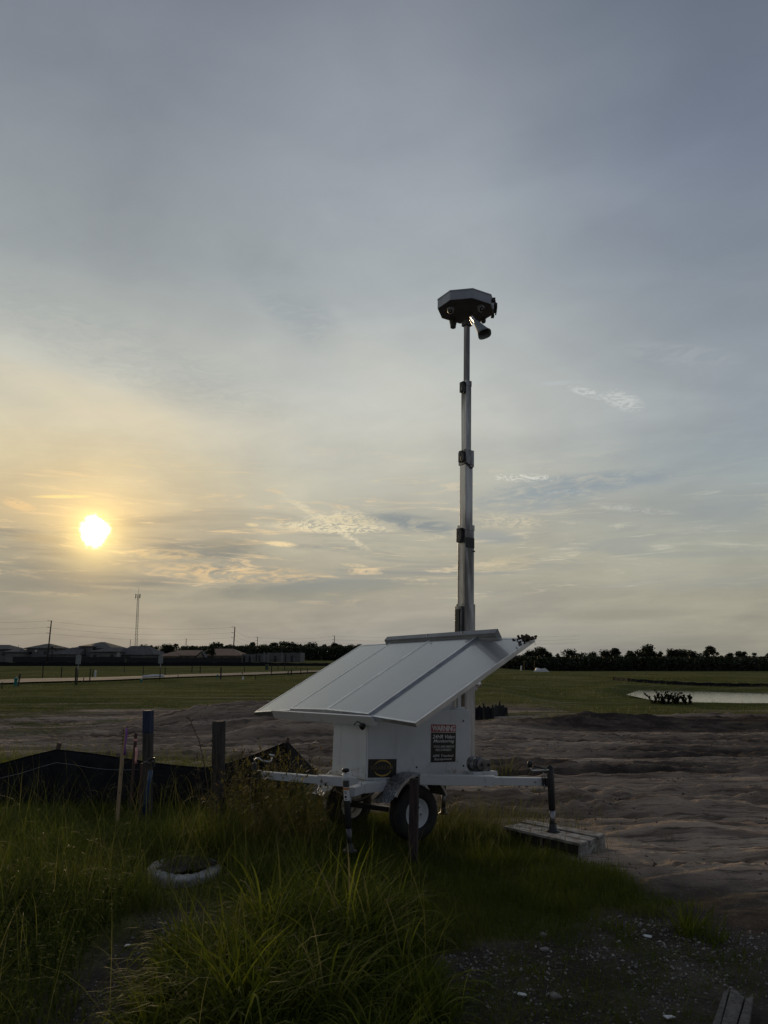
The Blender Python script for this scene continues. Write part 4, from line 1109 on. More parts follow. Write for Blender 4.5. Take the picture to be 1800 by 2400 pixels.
rock(1277, 2227, .026, .02, .012, 'flat grey stone just below the rounded one in the dirt', 12)
rock(1302, 2337, .034, .024, .014, 'lumpy pale stone near the bottom edge left of the gravel patch', 15)

# weathered boards lying at the lower right corner
bo = empty('broken_pallet', tuple(gnd(1700,2400)[:2])+(0,), None, 'three weathered grey boards lying at the lower right corner', 'boards')
for i, (a, b, c, d) in enumerate((((1697,2321),(1710,2315.5),(1668,2480),(1642,2480)), ((1713,2317),(1745.5,2335),(1702,2480),(1668.5,2480)), ((1749,2336),(1765,2340),(1742,2480),(1706,2480)))):
    q = [gnd(*v, .07+.008*i) for v in (d, c, b, a)]
    vs = []; nseg = 8
    for h in (-.025, 0):
        pass
    m = MB(); lo = [p+np.array([0,0,-.028]) for p in q]
    # splintered far end
    L0, R0_, R1, L1 = q
    tops = [L0, R0_] + [lerp(R1, L1, t)+nz(R1-R0_)*random.uniform(-.02,.025) for t in (0,.2,.45,.7,1)]
    n = len(tops); m.add(tops+[p+np.array([0,0,-.026]) for p in tops], [tuple(range(n)), tuple(range(n, 2*n))[::-1]]+[(k, k+n, (k+1) % n+n, (k+1) % n) for k in range(n)])
    m.build('board', plank2, bo, bevel=.002)

# ------------------------------------------------------------------ the field beyond
def A1(x, y): return x/3.606, 1360+y/3.606
def B1(x, y): return 380+x/3.606, 1440+y/3.606
def C1(x, y): return 1100+x/2.37, 1480+y/2.37
dirs = ['left edge', 'left', 'middle left']
near_ref = lambda px: 'at the far left' if px < 120 else 'before the largest dark-roofed house' if px < 300 else 'before the tan-roofed houses' if px < 560 else 'left of the solar panels'
FP = [(A1,360,728,828,9),(A1,518,737,825,9),(A1,638,740,880,15),(A1,757,750,860,10),(A1,782,755,820,7),(A1,1048,740,780,6),(A1,1210,730,798,7),(A1,1395,740,795,7),(A1,1620,725,780,6),(A1,150,795,895,13),(A1,15,862,920,6),(A1,705,822,862,5),(A1,1503,800,832,6),
      (B1,252,435,490,7),(B1,320,432,500,8),(B1,495,450,548,13),(B1,925,430,520,9),(B1,978,425,470,6),(B1,1035,425,475,7),(B1,1132,420,460,6),(B1,1170,450,515,7),(B1,1228,455,500,7),(B1,1065,478,515,11),(B1,1090,470,518,12),(B1,695,430,490,6),(B1,25,452,515,8),(B1,790,517,555,5),(B1,677,490,515,9)]
orders = {}
for i, (Fn, x, t0, b0, w) in enumerate(FP):
    px, pyb = Fn(x, b0); _, pyt = Fn(x, t0); p = gt(px, pyb); Y = p[1]
    h = (pyb-pyt)*Y/1800; ww = max(w/3.606*Y/1800*.8, .045)
    m = MB(); ln = .12*h if x == 150 else random.uniform(-.04,.04)*h
    m.beam(p-np.array([0,0,.2]), p+np.array([ln,0,h]), ww, ww*.7, (0,-1,0))
    o = m.build('fence_post', pole_mat); recenter(o, p)
    key = ('thick ' if w > 9 else 'thin ')+('tall ' if h > 1.25 else 'short ')
    where = near_ref(px)
    lane = 'this side of' if pyb > 1596 - px*.034 else 'beyond'
    orders.setdefault((where, lane), []).append((px, o, key))
for (where, lane), lst in orders.items():
    lst.sort(key=lambda t: t[0]); nn = len(lst); words = ['only'] if nn == 1 else ['leftmost']+['second','third','fourth','fifth','sixth','seventh','eighth','ninth','tenth','eleventh'][:nn-2]+['rightmost']
    for i, (px, o, key) in enumerate(lst):
        tag(o, f'{words[i]} dark post {lane} the road {where}', 'post', 'dark posts standing in the field')
def marker(Fn, x, t0, b0, wpx, mt, name, label, cat, shape='box'):
    px, pyb = Fn(x, b0); _, pyt = Fn(x, t0); p = gt(px, pyb); Y = p[1]; h = (pyb-pyt)*Y/1800; w = wpx/3.606*Y/1800
    m = MB()
    if shape == 'cone': m.lathe(p, (0,0,1), [(0,w*.7),(.02,w*.7),(.021,w*.5),(h,w*.12),(h,0)], 14)
    elif shape == 'cyl': m.lathe(p-np.array([0,0,.05]), (0,0,1), [(0,w/2),(h*.8,w/2),(h*.82,w*.62),(h*.92,w*.62),(h+.05,w*.25),(h+.05,0)], 16)
    else: m.box(p+np.array([0,0,h/2]), (w/2, w/3, h/2)); m.box(p+np.array([0,0,h*1.02]), (w*.56, w*.4, h*.03))
    o = m.build(name, mt, bevel=.004); recenter(o, p); return tag(o, label, cat)
marker(A1,130,822,893,26,teal,'utility_pedestal','teal plastic utility pedestal at the far left by the road','pedestal','cyl')
marker(A1,803,766,820,14,litter_m,'marker_post','white topped marker post beside dark posts beyond the road','marker')
marker(B1,466,506,545,10,teal,'utility_pedestal','teal pedestal beside a thick dark post below the tan-roofed houses','pedestal','cyl')
marker(A1,1193,836,860,20,teal,'utility_pedestal','low teal pedestal at the left end of the white pipe','pedestal','cyl')
marker(B1,683,522,550,16,litter_m,'white_cone','small white cone on the grass this side of the road','cone','cone')
marker(B1,885,427,468,26,mat('green_cabinet', (.05,.075,.05), .6),'utility_cabinet','green utility cabinet on the grass beyond the road','cabinet')
o = MB().tube([gt(*A1(1212,834))+np.array([0,0,.15]), gt(*A1(1300,826))+np.array([0,0,.15]), gt(*A1(1382,826))+np.array([0,0,.15])], .13, 10).build('white_pipe', litter_m); recenter(o, gt(*A1(1300,826))); tag(o, 'white pipe lying along the near edge of the road', 'pipe')
for Fn, x, t0, b0, lab in ((A1,650,632,882,'tall thin street sign pole in front of the big dark-roofed house'),(A1,1350,636,850,'tall thin sign pole left of the tan-roofed houses')):
    px, pyb = Fn(x, b0); _, pyt = Fn(x, t0); p = gt(px, pyb); h = (pyb-pyt)*p[1]/1800
    e = empty('sign_pole', p, None, lab, 'sign pole'); MB().tube([p, p+np.array([0,0,h])], .035, 8).build('pole', galv, e)
    MB().box(p+np.array([0,-.05,h-.35]), (.16,.015,.28)).build('sign_plate', mat('grey_sign', (.30,.31,.31), .6), e)
px, py = C1(288, 209); p = gt(px, py); o = MB().hexa([p+np.array(v) for v in [(-.25,0,0),(.15,0,0),(.15,.15,0),(-.25,.15,0),(-.1,.1,1.5),(.35,.1,1.55),(.35,.2,1.55),(-.1,.2,1.5)]]).build('leaning_board', litter_m); recenter(o, p); tag(o, 'white board leaning upright in the grass below the tree line', 'board')
px, py = C1(400, 224); p = gt(px, py); o = MB().hexa([p+np.array(v) for v in [(-1,0,0),(1,0,0),(.8,.8,0),(-.7,.8,0),(-.6,.1,.25),(.5,.1,.45),(.3,.6,.3),(-.5,.6,.5)]]).build('crumpled_sheet', litter_m); recenter(o, p); tag(o, 'crumpled white sheet on the grass below the tree line', 'sheet')
for x, t0, b0 in ((305,160,215),(362,158,216)):
    px, pyb = C1(x, b0); p = gt(px, pyb); h = (b0-t0)/2.37*p[1]/1800
    o = MB().beam(p, p+np.array([.05,0,h]), .10, .05, (0,-1,0)).build('sign_post', mat('olive_post', (.13,.11,.04), .8)); recenter(o, p); tag(o, 'olive marker post before the tree line, %s of the pair' % ('left' if x == 305 else 'right'), 'marker')

def far_ribbon(top, base, Yf, label, name='silt_fence', stakes=0.0, mt=fence_dark):
    e = None; vs = []; pts = []
    for (x, yt), (x2, yb) in zip(top, base):
        p = gt(x2, yb) if Yf is None else at(x2, yb, Yf); h = (yb-yt)*p[1]/1800; pts.append((p, h))
    e = empty(name, pts[len(pts)//2][0], None, label, 'silt fence')
    m = MB(); vs = []
    for i in range(len(pts)-1):
        (p, h), (q, h2) = pts[i], pts[i+1]; n = 6
        for k in range(n+(i == len(pts)-2)):
            t = k/n; c = p*(1-t)+q*t; hh = (h*(1-t)+h2*t)*(1+.12*math.sin(i*7+k*2.1)); vs += [c-np.array([0,0,.1]), c+np.array([.02*math.sin(k*3),.03*math.sin(k*5),hh])]
    m.add(vs, [(2*i, 2*i+2, 2*i+3, 2*i+1) for i in range(len(vs)//2-1)]); o = m.build('fabric', fabric, e); o.modifiers.new('thick', 'SOLIDIFY').thickness = .02
    if stakes:
        for i in range(len(pts)-1):
            (p, h), (q, h2) = pts[i], pts[i+1]; nn = max(1, int(np.linalg.norm(q-p)/stakes))
            for k in range(nn):
                c = p+(q-p)*k/nn; MB().beam(c, c+np.array([0,0,h*1.22]), .05, .04, (0,-1,0)).build('stake', pole_mat, e)
    return e
xs_ = [-160,0,100,200,300,400,500,600,700,760,800]
far_ribbon([(x, 1552.5-.0*x+ (x > 640)*2) for x in xs_], [(x, 1560.5-(x/900.)*1.2) for x in xs_], 140, 'long black silt fence crossing the field below the houses', stakes=9)
tp_ = [(C1(x, y)) for x, y in ((800,255),(880,262),(1060,274),(1240,283),(1440,288),(1659,291),(2000,296))]
bt_ = [(C1(x, y)) for x, y in ((800,270),(880,278),(1060,291),(1240,300),(1440,305),(1659,308),(2000,315))]
far_ribbon(tp_, bt_, None, 'long black silt fence running behind the pond', stakes=4)
far_ribbon([C1(x, y) for x, y in ((20,412),(80,408),(130,412),(170,410),(215,428))], [C1(x, y) for x, y in ((20,488),(80,486),(130,480),(170,474),(215,468))], None, 'short black silt fence in the grass right behind the trailer mast', stakes=1.1)

# ------------------------------------------------------------------ houses
def hip(e, x0, x1, ye, r0, r1, yr, Y, dep, mroof, mwall, yb=1551, wins=(), nm='roof'):
    a, b = at(x0, ye, Y), at(x1, ye, Y); ra, rb = at(r0, yr, Y), at(r1, yr, Y); ze, zr = a[2], ra[2]
    ov = .5; m = MB()
    m.add([(a[0],Y,ze),(b[0],Y,ze),(b[0],Y+dep,ze),(a[0],Y+dep,ze),(ra[0],Y+dep/2,zr),(rb[0],Y+dep/2,zr),
           (a[0],Y,ze-.25),(b[0],Y,ze-.25),(b[0],Y+dep,ze-.25),(a[0],Y+dep,ze-.25)],
          [(0,1,5,4),(1,2,5),(2,3,4,5),(3,0,4),(0,6,7,1),(1,7,8,2),(2,8,9,3),(3,9,6,0),(6,9,8,7)])
    m.build(nm, mroof, e)
    m = MB(); m.box(((a[0]+b[0])/2, Y+dep/2, (ze-.25)/2-.3), ((b[0]-a[0])/2-ov, dep/2-ov, (ze-.25)/2+.3)); wl = m.build('wall', mwall, e)
    for (wx, wy, ww, wh) in wins:
        c = at(wx, wy, Y+ov); k = Y/1800
        MB().box(c+np.array([0,-.03,0]), (ww*k/2+.08, .05, wh*k/2+.08)).build('frame', mwall, e)
        MB().box(c+np.array([0,-.09,0]), (ww*k/2, .02, wh*k/2)).build('window', window_dark, e)
YH = 245
e = empty('house', tuple(at(0,1551,YH)[:2])+(0,), None, 'dark-roofed house cut by the left edge', 'house')
hip(e, -60, 19, 1521, -28, -3, 1510.5, YH, 14, roof_dark, stucco, wins=((8,1533,7,6),)); hip(e, 8, 42, 1527.5, 16, 34, 1520.5, YH-4, 10, roof_dark, stucco)
e = empty('house', tuple(at(90,1551,YH)[:2])+(0,), None, 'two-storey dark house with a round white gable vent', 'house')
hip(e, 57, 122, 1518.5, 84, 97, 1508, YH+4, 15, roof_dark, stucco, wins=((72,1530,6,5),(106,1530,7,6)))
hip(e, 40, 62, 1523, 46, 60, 1520.5, YH+6, 9, roof_dark, stucco)
c = at(84.8,1526,YH+4.4); MB().lathe(c+np.array([0,-.05,0]), (0,-1,0), [(0,.42),(.05,.42),(.05,.0)], 16).build('round_vent', litter_m, e)
e = empty('house', tuple(at(200,1551,YH)[:2])+(0,), None, 'largest dark-roofed house with a high stepped roof', 'house')
hip(e, 168, 262, 1519, 212, 222, 1503.5, YH+6, 18, roof_dark, stucco, wins=((238,1531,10,6),)); hip(e, 108, 186, 1533, 152, 184, 1517, YH-2, 12, roof_dark, stucco)
hip(e, 184, 214, 1514, 192, 206, 1509.5, YH+3, 12, roof_dark, stucco, nm='upper_roof'); hip(e, 206, 282, 1527, 238, 276, 1517, YH-3, 12, roof_dark, stucco, wins=((222,1538,8,8),(262,1537,8,6)))
e = empty('house', tuple(at(310,1551,YH)[:2])+(0,), None, 'dark flat-topped roof house next to the pale leaning panel', 'house')
hip(e, 266, 362, 1534, 289, 331, 1513, YH, 16, roof_dark, stucco, wins=((300,1541,9,5),))
e = empty('house', tuple(at(420,1551,YH)[:2])+(0,), None, 'left tan-roofed house without shingles yet', 'house')
hip(e, 374, 468, 1536, 408, 462, 1523.5, YH, 14, roof_tan, stucco_tan, wins=((440,1542,8,5),)); hip(e, 372, 412, 1537, 392, 404, 1528, YH-5, 9, roof_tan, stucco_tan, nm='porch_roof')
e = empty('house', tuple(at(510,1551,YH)[:2])+(0,), None, 'right tan-roofed house with a front gable', 'house')
hip(e, 458, 567, 1536, 477, 535, 1519.8, YH+2, 16, roof_tan, stucco_tan, wins=((540,1542,4,5),(548,1542,4,5),(520,1543,8,5)))
a = at(455, 1541, YH-3); b = at(480, 1541, YH-3); c = at(472, 1526, YH-3)
MB().add([(a[0],YH-3,a[2]),(b[0],YH-3,b[2]),(c[0],YH-3,c[2]),(a[0],YH+5,a[2]),(b[0],YH+5,b[2]),(c[0],YH+5,c[2]),(a[0],YH-3,-1),(b[0],YH-3,-1)], [(0,3,5,2),(1,2,5,4),(6,7,1,0)]).build('gable', roof_dark, e)
MB().add([(a[0]+.5,YH-3.05,a[2]),(b[0]-.5,YH-3.05,b[2]),(c[0],YH-3.05,c[2]-.3)], [(0,1,2)]).build('gable_wall', stucco_tan, e)
e = empty('unfinished_building', tuple(at(636,1551,YH)[:2])+(0,), None, 'low roofless grey block building before the trees', 'building')
for x0, x1, yt in ((567,600,1533),(602,628,1532),(631,668,1530),(670,705,1530)):
    a, b = at(x0, yt, YH-8), at(x1, yt, YH-8); MB().box(((a[0]+b[0])/2, YH-2, a[2]/2-.4), ((b[0]-a[0])/2, 6, a[2]/2+.4)).build('wall', blockwall, e)
for px in (619.5, 629, 661, 705.5):
    a = at(px, 1529, YH-15); MB().beam((a[0],YH-15,-.2), (a[0],YH-15,a[2]), .35, .3, (0,-1,0)).build('pier', mat('pale_block', (.24,.235,.23), .9) if px == 619.5 else bpy.data.materials['pale_block'], e)
for x0, w in ((572,6),(585,5),(608,5),(645,6),(684,6)):
    a = at(x0, 1544, YH-14.2); MB().box(a, (w*.06, .05, .9)).build('opening', window_dark, e)
a = at(276,1536,YH-22); o = MB().hexa([np.array([a[0]+dx_, YH-22+dy_, z]) for z, s in ((-.2,0),(a[2]+.8,.25)) for dx_, dy_ in ((-.45+s,0),(.35+s,0),(.35+s,.1),(-.45+s,.1))]).build('upright_board', mat('pale_panel', (.40,.39,.38), .7)); recenter(o, (a[0],YH-22,0)); tag(o, 'upright pale panel in front of the dark flat-topped roof house', 'panel')
# garden fence in front of the houses, panel by panel
for nm, x0, x1, yt, lab in (('left',30,292,1539.5,'dark board fence in front of the dark-roofed houses'),('right',297,566,1541.5,'dark board fence in front of the tan-roofed houses')):
    Yf = 222; e = empty('board_fence', (at((x0+x1)/2,1550,Yf)[0], Yf, 0), None, lab, 'fence'); a, b = at(x0, yt, Yf), at(x1, yt, Yf); n = int((b[0]-a[0])/2.4)
    for k in range(n):
        c = a[0]+(b[0]-a[0])*(k+.5)/n; hw = (b[0]-a[0])/n/2-.06; zt = a[2]+random.uniform(-.06,.06)
        MB().box((c, Yf, zt/2-.1), (hw, .04, zt/2+.1)).build('fence_panel', fence_dark, e)
        MB().box((c+hw+.06, Yf, zt/2), (.06, .08, zt/2+.12)).build('post', pole_mat, e)

# ------------------------------------------------------------------ poles, wires, tower
poles = [('A',435,340,0,220,'thick power pole above the left houses'),('B',615,105,0,262,'tall power pole rising above the right tan-roofed house'),('B',205,205,0,450,'small far power pole above the left tan-roofed house'),
         ('B',807,190,0,412,'small power pole over the trees right of the tan-roofed houses'),('B',1457,180,0,386,'power pole over the trees close to the solar panels'),('A',1103,500,0,520,'short far power pole beside the lattice tower'),('B',80,265,0,700,'tiniest power pole right of the lattice tower'),('A',158,548,0,700,'tiny pole between the two leftmost houses')]
ptop = {}
for i, (Fn, x, y, _, Y, lab) in enumerate(poles):
    px, py = (A1 if Fn == 'A' else B1)(x, y); tpt = at(px, py, Y); z0 = tz(tpt[0], Y)
    e = empty('power_pole', (tpt[0], Y, z0), None, lab, 'power pole', 'power poles on the horizon'); ptop[i] = tpt
    MB().tube([(tpt[0]-.35*(Y < 300), Y, z0-.5), tuple(tpt)], [.24 if Y < 300 else .2, .16], 8).build('pole', pole_mat, e)
    if Y < 460:
        for k, zz in enumerate((.15, 2.0, 3.6)):
            MB().beam((tpt[0]-1.15, Y, tpt[2]-zz+.15), (tpt[0]+.05, Y, tpt[2]-zz), .10, .10).build('insulator_arm', pole_mat, e)
wl = empty('power_lines', (ptop[1][0], 262, 0), None, 'thin power lines strung between the far poles', 'power lines')
def wire(a, b, sag, r):
    a = np.array(a); b = np.array(b); pts = [a*(1-t)+b*t-np.array([0,0,4*sag*t*(1-t)]) for t in np.linspace(0, 1, 17)]
    MB().tube(pts, r, 4, caps=False).build('wire', pole_mat, wl)
for dzz in (.2, 2.0, 3.6):
    d_ = np.array([-1.0,0,-dzz])
    wire(ptop[0]+d_, ptop[1]+d_, 1.3, .016); wire(ptop[0]+d_+np.array([-70,-20,0]), ptop[0]+d_, 1.0, .016)
    wire(ptop[1]+d_, ptop[3]+d_, 1.5, .018); wire(ptop[3]+d_, ptop[4]+d_, 1.2, .02); wire(ptop[4]+d_, ptop[4]+d_+np.array([120,-10,0]), 1.2, .02)
# lattice tower
Yt = 560; tb_ = at(318.5, 1512, Yt); tt_ = at(323.5, 1393, Yt); e = empty('lattice_tower', (tb_[0], Yt, -1), None, 'slim lattice communication tower rising behind the houses', 'tower')
base_c = np.array([tb_[0], Yt, -1]); top_c = tt_; K = 22
legs = []
for k in range(3):
    a = 2*math.pi*k/3+.3; legs.append([base_c*(1-t)+top_c*t+np.array([math.cos(a), math.sin(a), 0])*(1.15*(1-t)+.75*t) for t in np.linspace(0,1,K)])
for L_ in legs: MB().tube([L_[0], L_[-1]], .13, 5).build('leg', tower_mat, e)
m = MB()
for i in range(K-1):
    for k in range(3):
        p, q = legs[k], legs[(k+1) % 3]; m.tube([p[i], q[i+1]], .07, 4); m.tube([p[i], q[i]], .06, 4); m.tube([q[i], p[i+1]], .06, 4)
tag(m.build('bracing', tower_mat, e), kind='stuff')
for px, py in ((325.8,1377),(318.4,1391)):
    q = at(px, py, Yt); MB().tube([(q[0]-.3, Yt, tt_[2]-4), tuple(q)], .10, 5).build('antenna', tower_mat, e)
for s in (-1, 1):
    MB().box(tt_+np.array([s*1.5,0,-1.2]), (.25,.3,1.5)).build('panel_antenna', tower_mat, e)

# ------------------------------------------------------------------ trees
def leafmat(name, c1, c2, tr=.25):
    m = bpy.data.materials.new(name); m.use_nodes = True; t = m.node_tree; N.nt = t
    b = t.nodes['Principled BSDF']; at_ = t.nodes.new('ShaderNodeAttribute'); at_.attribute_name = 'tint'
    cc = mixc(N(at_.outputs['Fac']), c1, c2); t.links.new(cc.s, b.inputs['Base Color'])
    b.inputs['Roughness'].default_value = .6; b.inputs['Specular IOR Level'].default_value = .25
    trn = t.nodes.new('ShaderNodeBsdfTranslucent'); t.links.new(mixc(.35, cc, (.16,.20,.02)).s, trn.inputs[0])
    mx = t.nodes.new('ShaderNodeMixShader'); mx.inputs[0].default_value = tr
    t.links.new(b.outputs[0], mx.inputs[1]); t.links.new(trn.outputs[0], mx.inputs[2]); t.links.new(mx.outputs[0], t.nodes['Material Output'].inputs[0])
    return m
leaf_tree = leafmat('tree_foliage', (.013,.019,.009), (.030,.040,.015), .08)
bark = mat('bark', (.05,.042,.036), .9, .2, 4)
def cards(C, size, rg, flat=0.0):
    """random leaf quads at centres C"""
    n = len(C); a = rg.normal(size=(n,3)); a /= np.linalg.norm(a, axis=1)[:,None]; b = rg.normal(size=(n,3)); b[:,2] *= (1-flat)
    b -= a*(a*b).sum(1)[:,None]; b /= np.linalg.norm(b, axis=1)[:,None]; s = size*rg.uniform(.5,1.2,(n,1))
    return np.stack([C-a*s*.5, C+b*s*.32, C+a*s*.6, C-b*s*.30], 1)
def mesh_quads(name, V, tint, matl, k=4):
    n = V.shape[0]; me = bpy.data.meshes.new(name); me.vertices.add(n*k); me.vertices.foreach_set('co', V.reshape(-1).astype(np.float32))
    me.loops.add(n*k); me.loops.foreach_set('vertex_index', np.arange(n*k)); me.polygons.add(n)
    me.polygons.foreach_set('loop_start', np.arange(n)*k); me.update(calc_edges=True)
    a = me.attributes.new('tint', 'FLOAT', 'POINT'); a.data.foreach_set('value', np.repeat(tint, k).astype(np.float32))
    me.materials.append(matl); return me
def tree_proto(seed, H, Wd, n=900, size=.42, lobes=9, low=.22):
    rg = np.random.default_rng(seed); Cs = []
    for i in range(lobes):
        z = H*rg.uniform(low+.15, .86); rmax = Wd*.5*math.sin(math.pi*min(max((z/H-low*.4)/(1.05-low*.4), .05), .95))
        a = rg.uniform(0, 6.28); d = rmax*rg.uniform(.15,.75); r_ = Wd*rg.uniform(.16,.27)
        p = rg.normal(size=(n//lobes,3)); p /= np.linalg.norm(p, axis=1)[:,None]; p *= (rg.uniform(.35,1.05,(len(p),1)))*np.array([r_,r_,r_*.8])
        Cs.append(p+[d*math.cos(a), d*math.sin(a), z])
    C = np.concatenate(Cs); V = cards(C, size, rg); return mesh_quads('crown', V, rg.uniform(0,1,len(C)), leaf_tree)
def trunk_mesh(H, seed):
    rg = random.Random(seed); m = MB(); top = (rg.uniform(-.3,.3), rg.uniform(-.3,.3), H*.75)
    m.tube([(0,0,-.3),(top[0]*.4,top[1]*.4,H*.35),top], [.16,.11,.04], 7)
    for k in range(4):
        z = H*rg.uniform(.3,.6); a = rg.uniform(0,6.28); m.tube([(0,0,z),(math.cos(a)*H*.15, math.sin(a)*H*.15, z+H*.18)], [.07,.025], 5)
    me = bpy.data.meshes.new('trunk'); me.from_pydata(m.v, [], m.f); me.materials.append(bark); return me
protos = [(tree_proto(s, 7, w, n, sz, lo, lw), trunk_mesh(7, s)) for s, w, n, sz, lo, lw in ((1,6.0,1700,.60,13,-.05),(2,5.0,1400,.58,12,-.05),(3,7.0,2000,.62,15,-.08),(4,4.8,1200,.55,11,.0),(5,5.8,1500,.60,13,-.05),(6,4.4,1100,.52,10,.05))]
def tree(px, ytop, Y, k, label, group, zb=None, cat='tree'):
    ytop += random.choice((0,0,0,1,-1.5,2.5))*(group is not None)
    q = at(px, ytop, Y); zb = tz(q[0], Y) if zb is None else zb; h = q[2]-zb; e = empty('broadleaf_tree', (q[0], Y, zb), None, label, cat, group)
    s = h/5.9; e.scale = (s*random.uniform(.9,1.25), s, s); e.rotation_euler = (0,0,random.uniform(0,6.28))
    for nm, me in zip(('crown','trunk'), protos[k]): o = bpy.data.objects.new(nm, me); col.objects.link(o); o.parent = e
    return e
def ordw(i):
    a = 'first second third fourth fifth sixth seventh eighth ninth tenth eleventh twelfth thirteenth fourteenth fifteenth sixteenth seventeenth eighteenth nineteenth'.split()
    t = {2:('twenty','twentieth'),3:('thirty','thirtieth'),4:('forty','fortieth'),5:('fifty','fiftieth')}
    i += 1
    return a[i-1] if i < 20 else (t[i//10][1] if i % 10 == 0 else t[i//10][0]+'-'+a[i % 10-1])
GR = 'dark broadleaf trees of the far tree line right of the trailer'; GL = 'dark broadleaf trees in the tree line behind the houses'
kn_x = [1150,1197,1227,1250,1269,1300,1320,1353,1395,1425,1442,1460,1488,1500,1516,1540,1560,1606,1640,1665,1690,1724,1758,1792,1850,1950]
kn_y = [1539,1537,1532,1530,1523,1532,1534,1527,1529,1531,1523,1532,1522,1530,1522,1532,1527,1530,1529,1521,1534,1527,1534,1527,1531,1530]
for i, px in enumerate(np.arange(1150, 1960, 17)):
    tree(px+random.uniform(-4,4), np.interp(px, kn_x, kn_y)+random.uniform(0,5.5), 280+random.uniform(-5,12), random.randrange(6), ordw(i)+' tree right of the solar panels in the far dark tree line', GR)
for x, y, l in zip(kn_x, kn_y, range(99)):
    if y < 1526: tree(x, y, 276, l % 3, {1269:'tree with the rounded peak nearest the panels in the right tree line',1442:'tall tree peak between two lower dips in the right tree line',1488:'left tree of the twin peaks in the right tree line',1516:'right tree of the twin peaks in the right tree line',1665:'tallest rounded tree standing over the pond in the right tree line'}[x], GR)
lx = [455,490,505,530,556,580,631,660,690,727,760,800,850,900]; ly = [1516,1513,1508.5,1512,1511,1510,1508.5,1511,1511,1513,1512,1513,1514,1515]
for i, px in enumerate(np.arange(455, 860, 14)): tree(px+random.uniform(-4,4), np.interp(px, lx, ly)+random.uniform(-1.5,3), 340+random.uniform(-8,8), random.randrange(5), ordw(i)+' tree from the left in the tree line behind the tan-roofed houses', GL)
for i, px in enumerate((337,352,364,377,390,401)): tree(px, 1515.5+random.uniform(-2,4), 330+random.uniform(-5,5), random.randrange(5), ordw(i)+' tree from the left between the flat-topped roof and tan roofs', 'trees in the gap between the houses')
tree(421, 1511.5, 262, 3, 'small round tree rising over the left tan roof', None); tree(491, 1513, 226, 5, 'slim tree in front of the right tan-roofed house', None, 0)
for px in (): tree(px, 1521+random.uniform(-2,6), 330, random.randrange(5), 'dark broadleaf tree hidden behind the trailer in the tree line', 'trees behind the trailer')
# palm by the houses
pc_ = at(123, 1513, 228); e = empty('palm_tree', (pc_[0], 228, 0), None, 'small palm beside the two-storey dark house', 'palm')
MB().tube([(pc_[0],228,-.2), (pc_[0]+.1,228,pc_[2]-.4)], [.2,.15], 8).build('trunk', bark, e)
for k in range(13):
    a = k*2.4; l = 1.6+.3*(k % 3); el_ = .9-(k/13)*1.3; m = MB(); vs = []; prev = np.array([pc_[0]+.1, 228, pc_[2]-.4])
    for s in range(6):
        t = s/5; p = prev+np.array([math.cos(a)*l*t, math.sin(a)*l*t, l*(math.sin(el_)*t-.75*t*t)]); sd_ = np.array([-math.sin(a), math.cos(a), 0])*.22*math.sin(math.pi*min(t+.15,1)); vs += [p-sd_-[0,0,.08], p+[0,0,.0], p+sd_-[0,0,.08]]
    m.add(vs, [(3*s+j, 3*s+j+1, 3*s+j+4, 3*s+j+3) for s in range(5) for j in (0,1)]); m.build('frond', mat('palm_leaf', (.03,.04,.018), .6) if k == 0 else bpy.data.materials['palm_leaf'], e)
# undergrowth below the tree lines
rg = np.random.default_rng(5); Cu = []
n = 21000; px = rg.uniform(1140, 1980, n); Y = rg.uniform(266, 292, n); X = (px-900)/1800*Y*1.017; Cu.append(np.stack([X, Y, terrain(X, Y)+rg.uniform(0,1,n)**1.1*4.7], 1))
n = 22000; px = rg.uniform(440, 1150, n); Y = rg.uniform(322, 345, n); X = (px-900)/1800*Y*1.017; Cu.append(np.stack([X, Y, terrain(X, Y)+rg.uniform(0,1,n)**.85*5.9], 1))
n = 1600; px = rg.uniform(325, 410, n); Y = rg.uniform(318, 330, n); X = (px-900)/1800*Y*1.017; Cu.append(np.stack([X, Y, rg.uniform(0,1,n)**1.2*2.8], 1))
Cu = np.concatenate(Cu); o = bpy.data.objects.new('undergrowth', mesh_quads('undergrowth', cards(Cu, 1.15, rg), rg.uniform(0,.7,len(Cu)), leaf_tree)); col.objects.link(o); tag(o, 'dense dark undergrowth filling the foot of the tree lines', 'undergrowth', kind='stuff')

# ------------------------------------------------------------------ grass, weeds, gravel
def blades(P, h, w, az_, lean, bend, segs, tint, rg, fold=0.0):
    """P (n,3) roots; h length; w width; returns verts (n*(2segs+1)), faces"""
    n = len(P); t = np.linspace(0, 1, segs+1); pos = np.zeros((n, segs+1, 3)); pos[:,0] = P; cur = P.copy()
    dirx = np.stack([np.cos(az_), np.sin(az_)], 1)
    for s in range(segs):
        th = lean + bend*(t[s]+t[s+1])/2*(.4+.6*(t[s]+t[s+1])/2)
        st = h/segs; cur = cur + np.stack([dirx[:,0]*np.sin(th)*st, dirx[:,1]*np.sin(th)*st, np.cos(th)*st], 1); pos[:,s+1] = cur
    tw = az_+math.pi/2+rg.normal(0,.5,n); wd = np.stack([np.cos(tw), np.sin(tw), np.zeros(n)], 1)
    prof = np.array([.55+.45*min(1, 3*x) if x < .35 else 1-((x-.35)/.65)**1.7 for x in t[:-1]])
    V = np.zeros((n, 2*segs+1, 3)); 
    for s in range(segs):
        V[:,2*s] = pos[:,s]-wd*(w*prof[s]/2)[:,None]; V[:,2*s+1] = pos[:,s]+wd*(w*prof[s]/2)[:,None]
    V[:,2*segs] = pos[:,segs]; return V, segs, tint
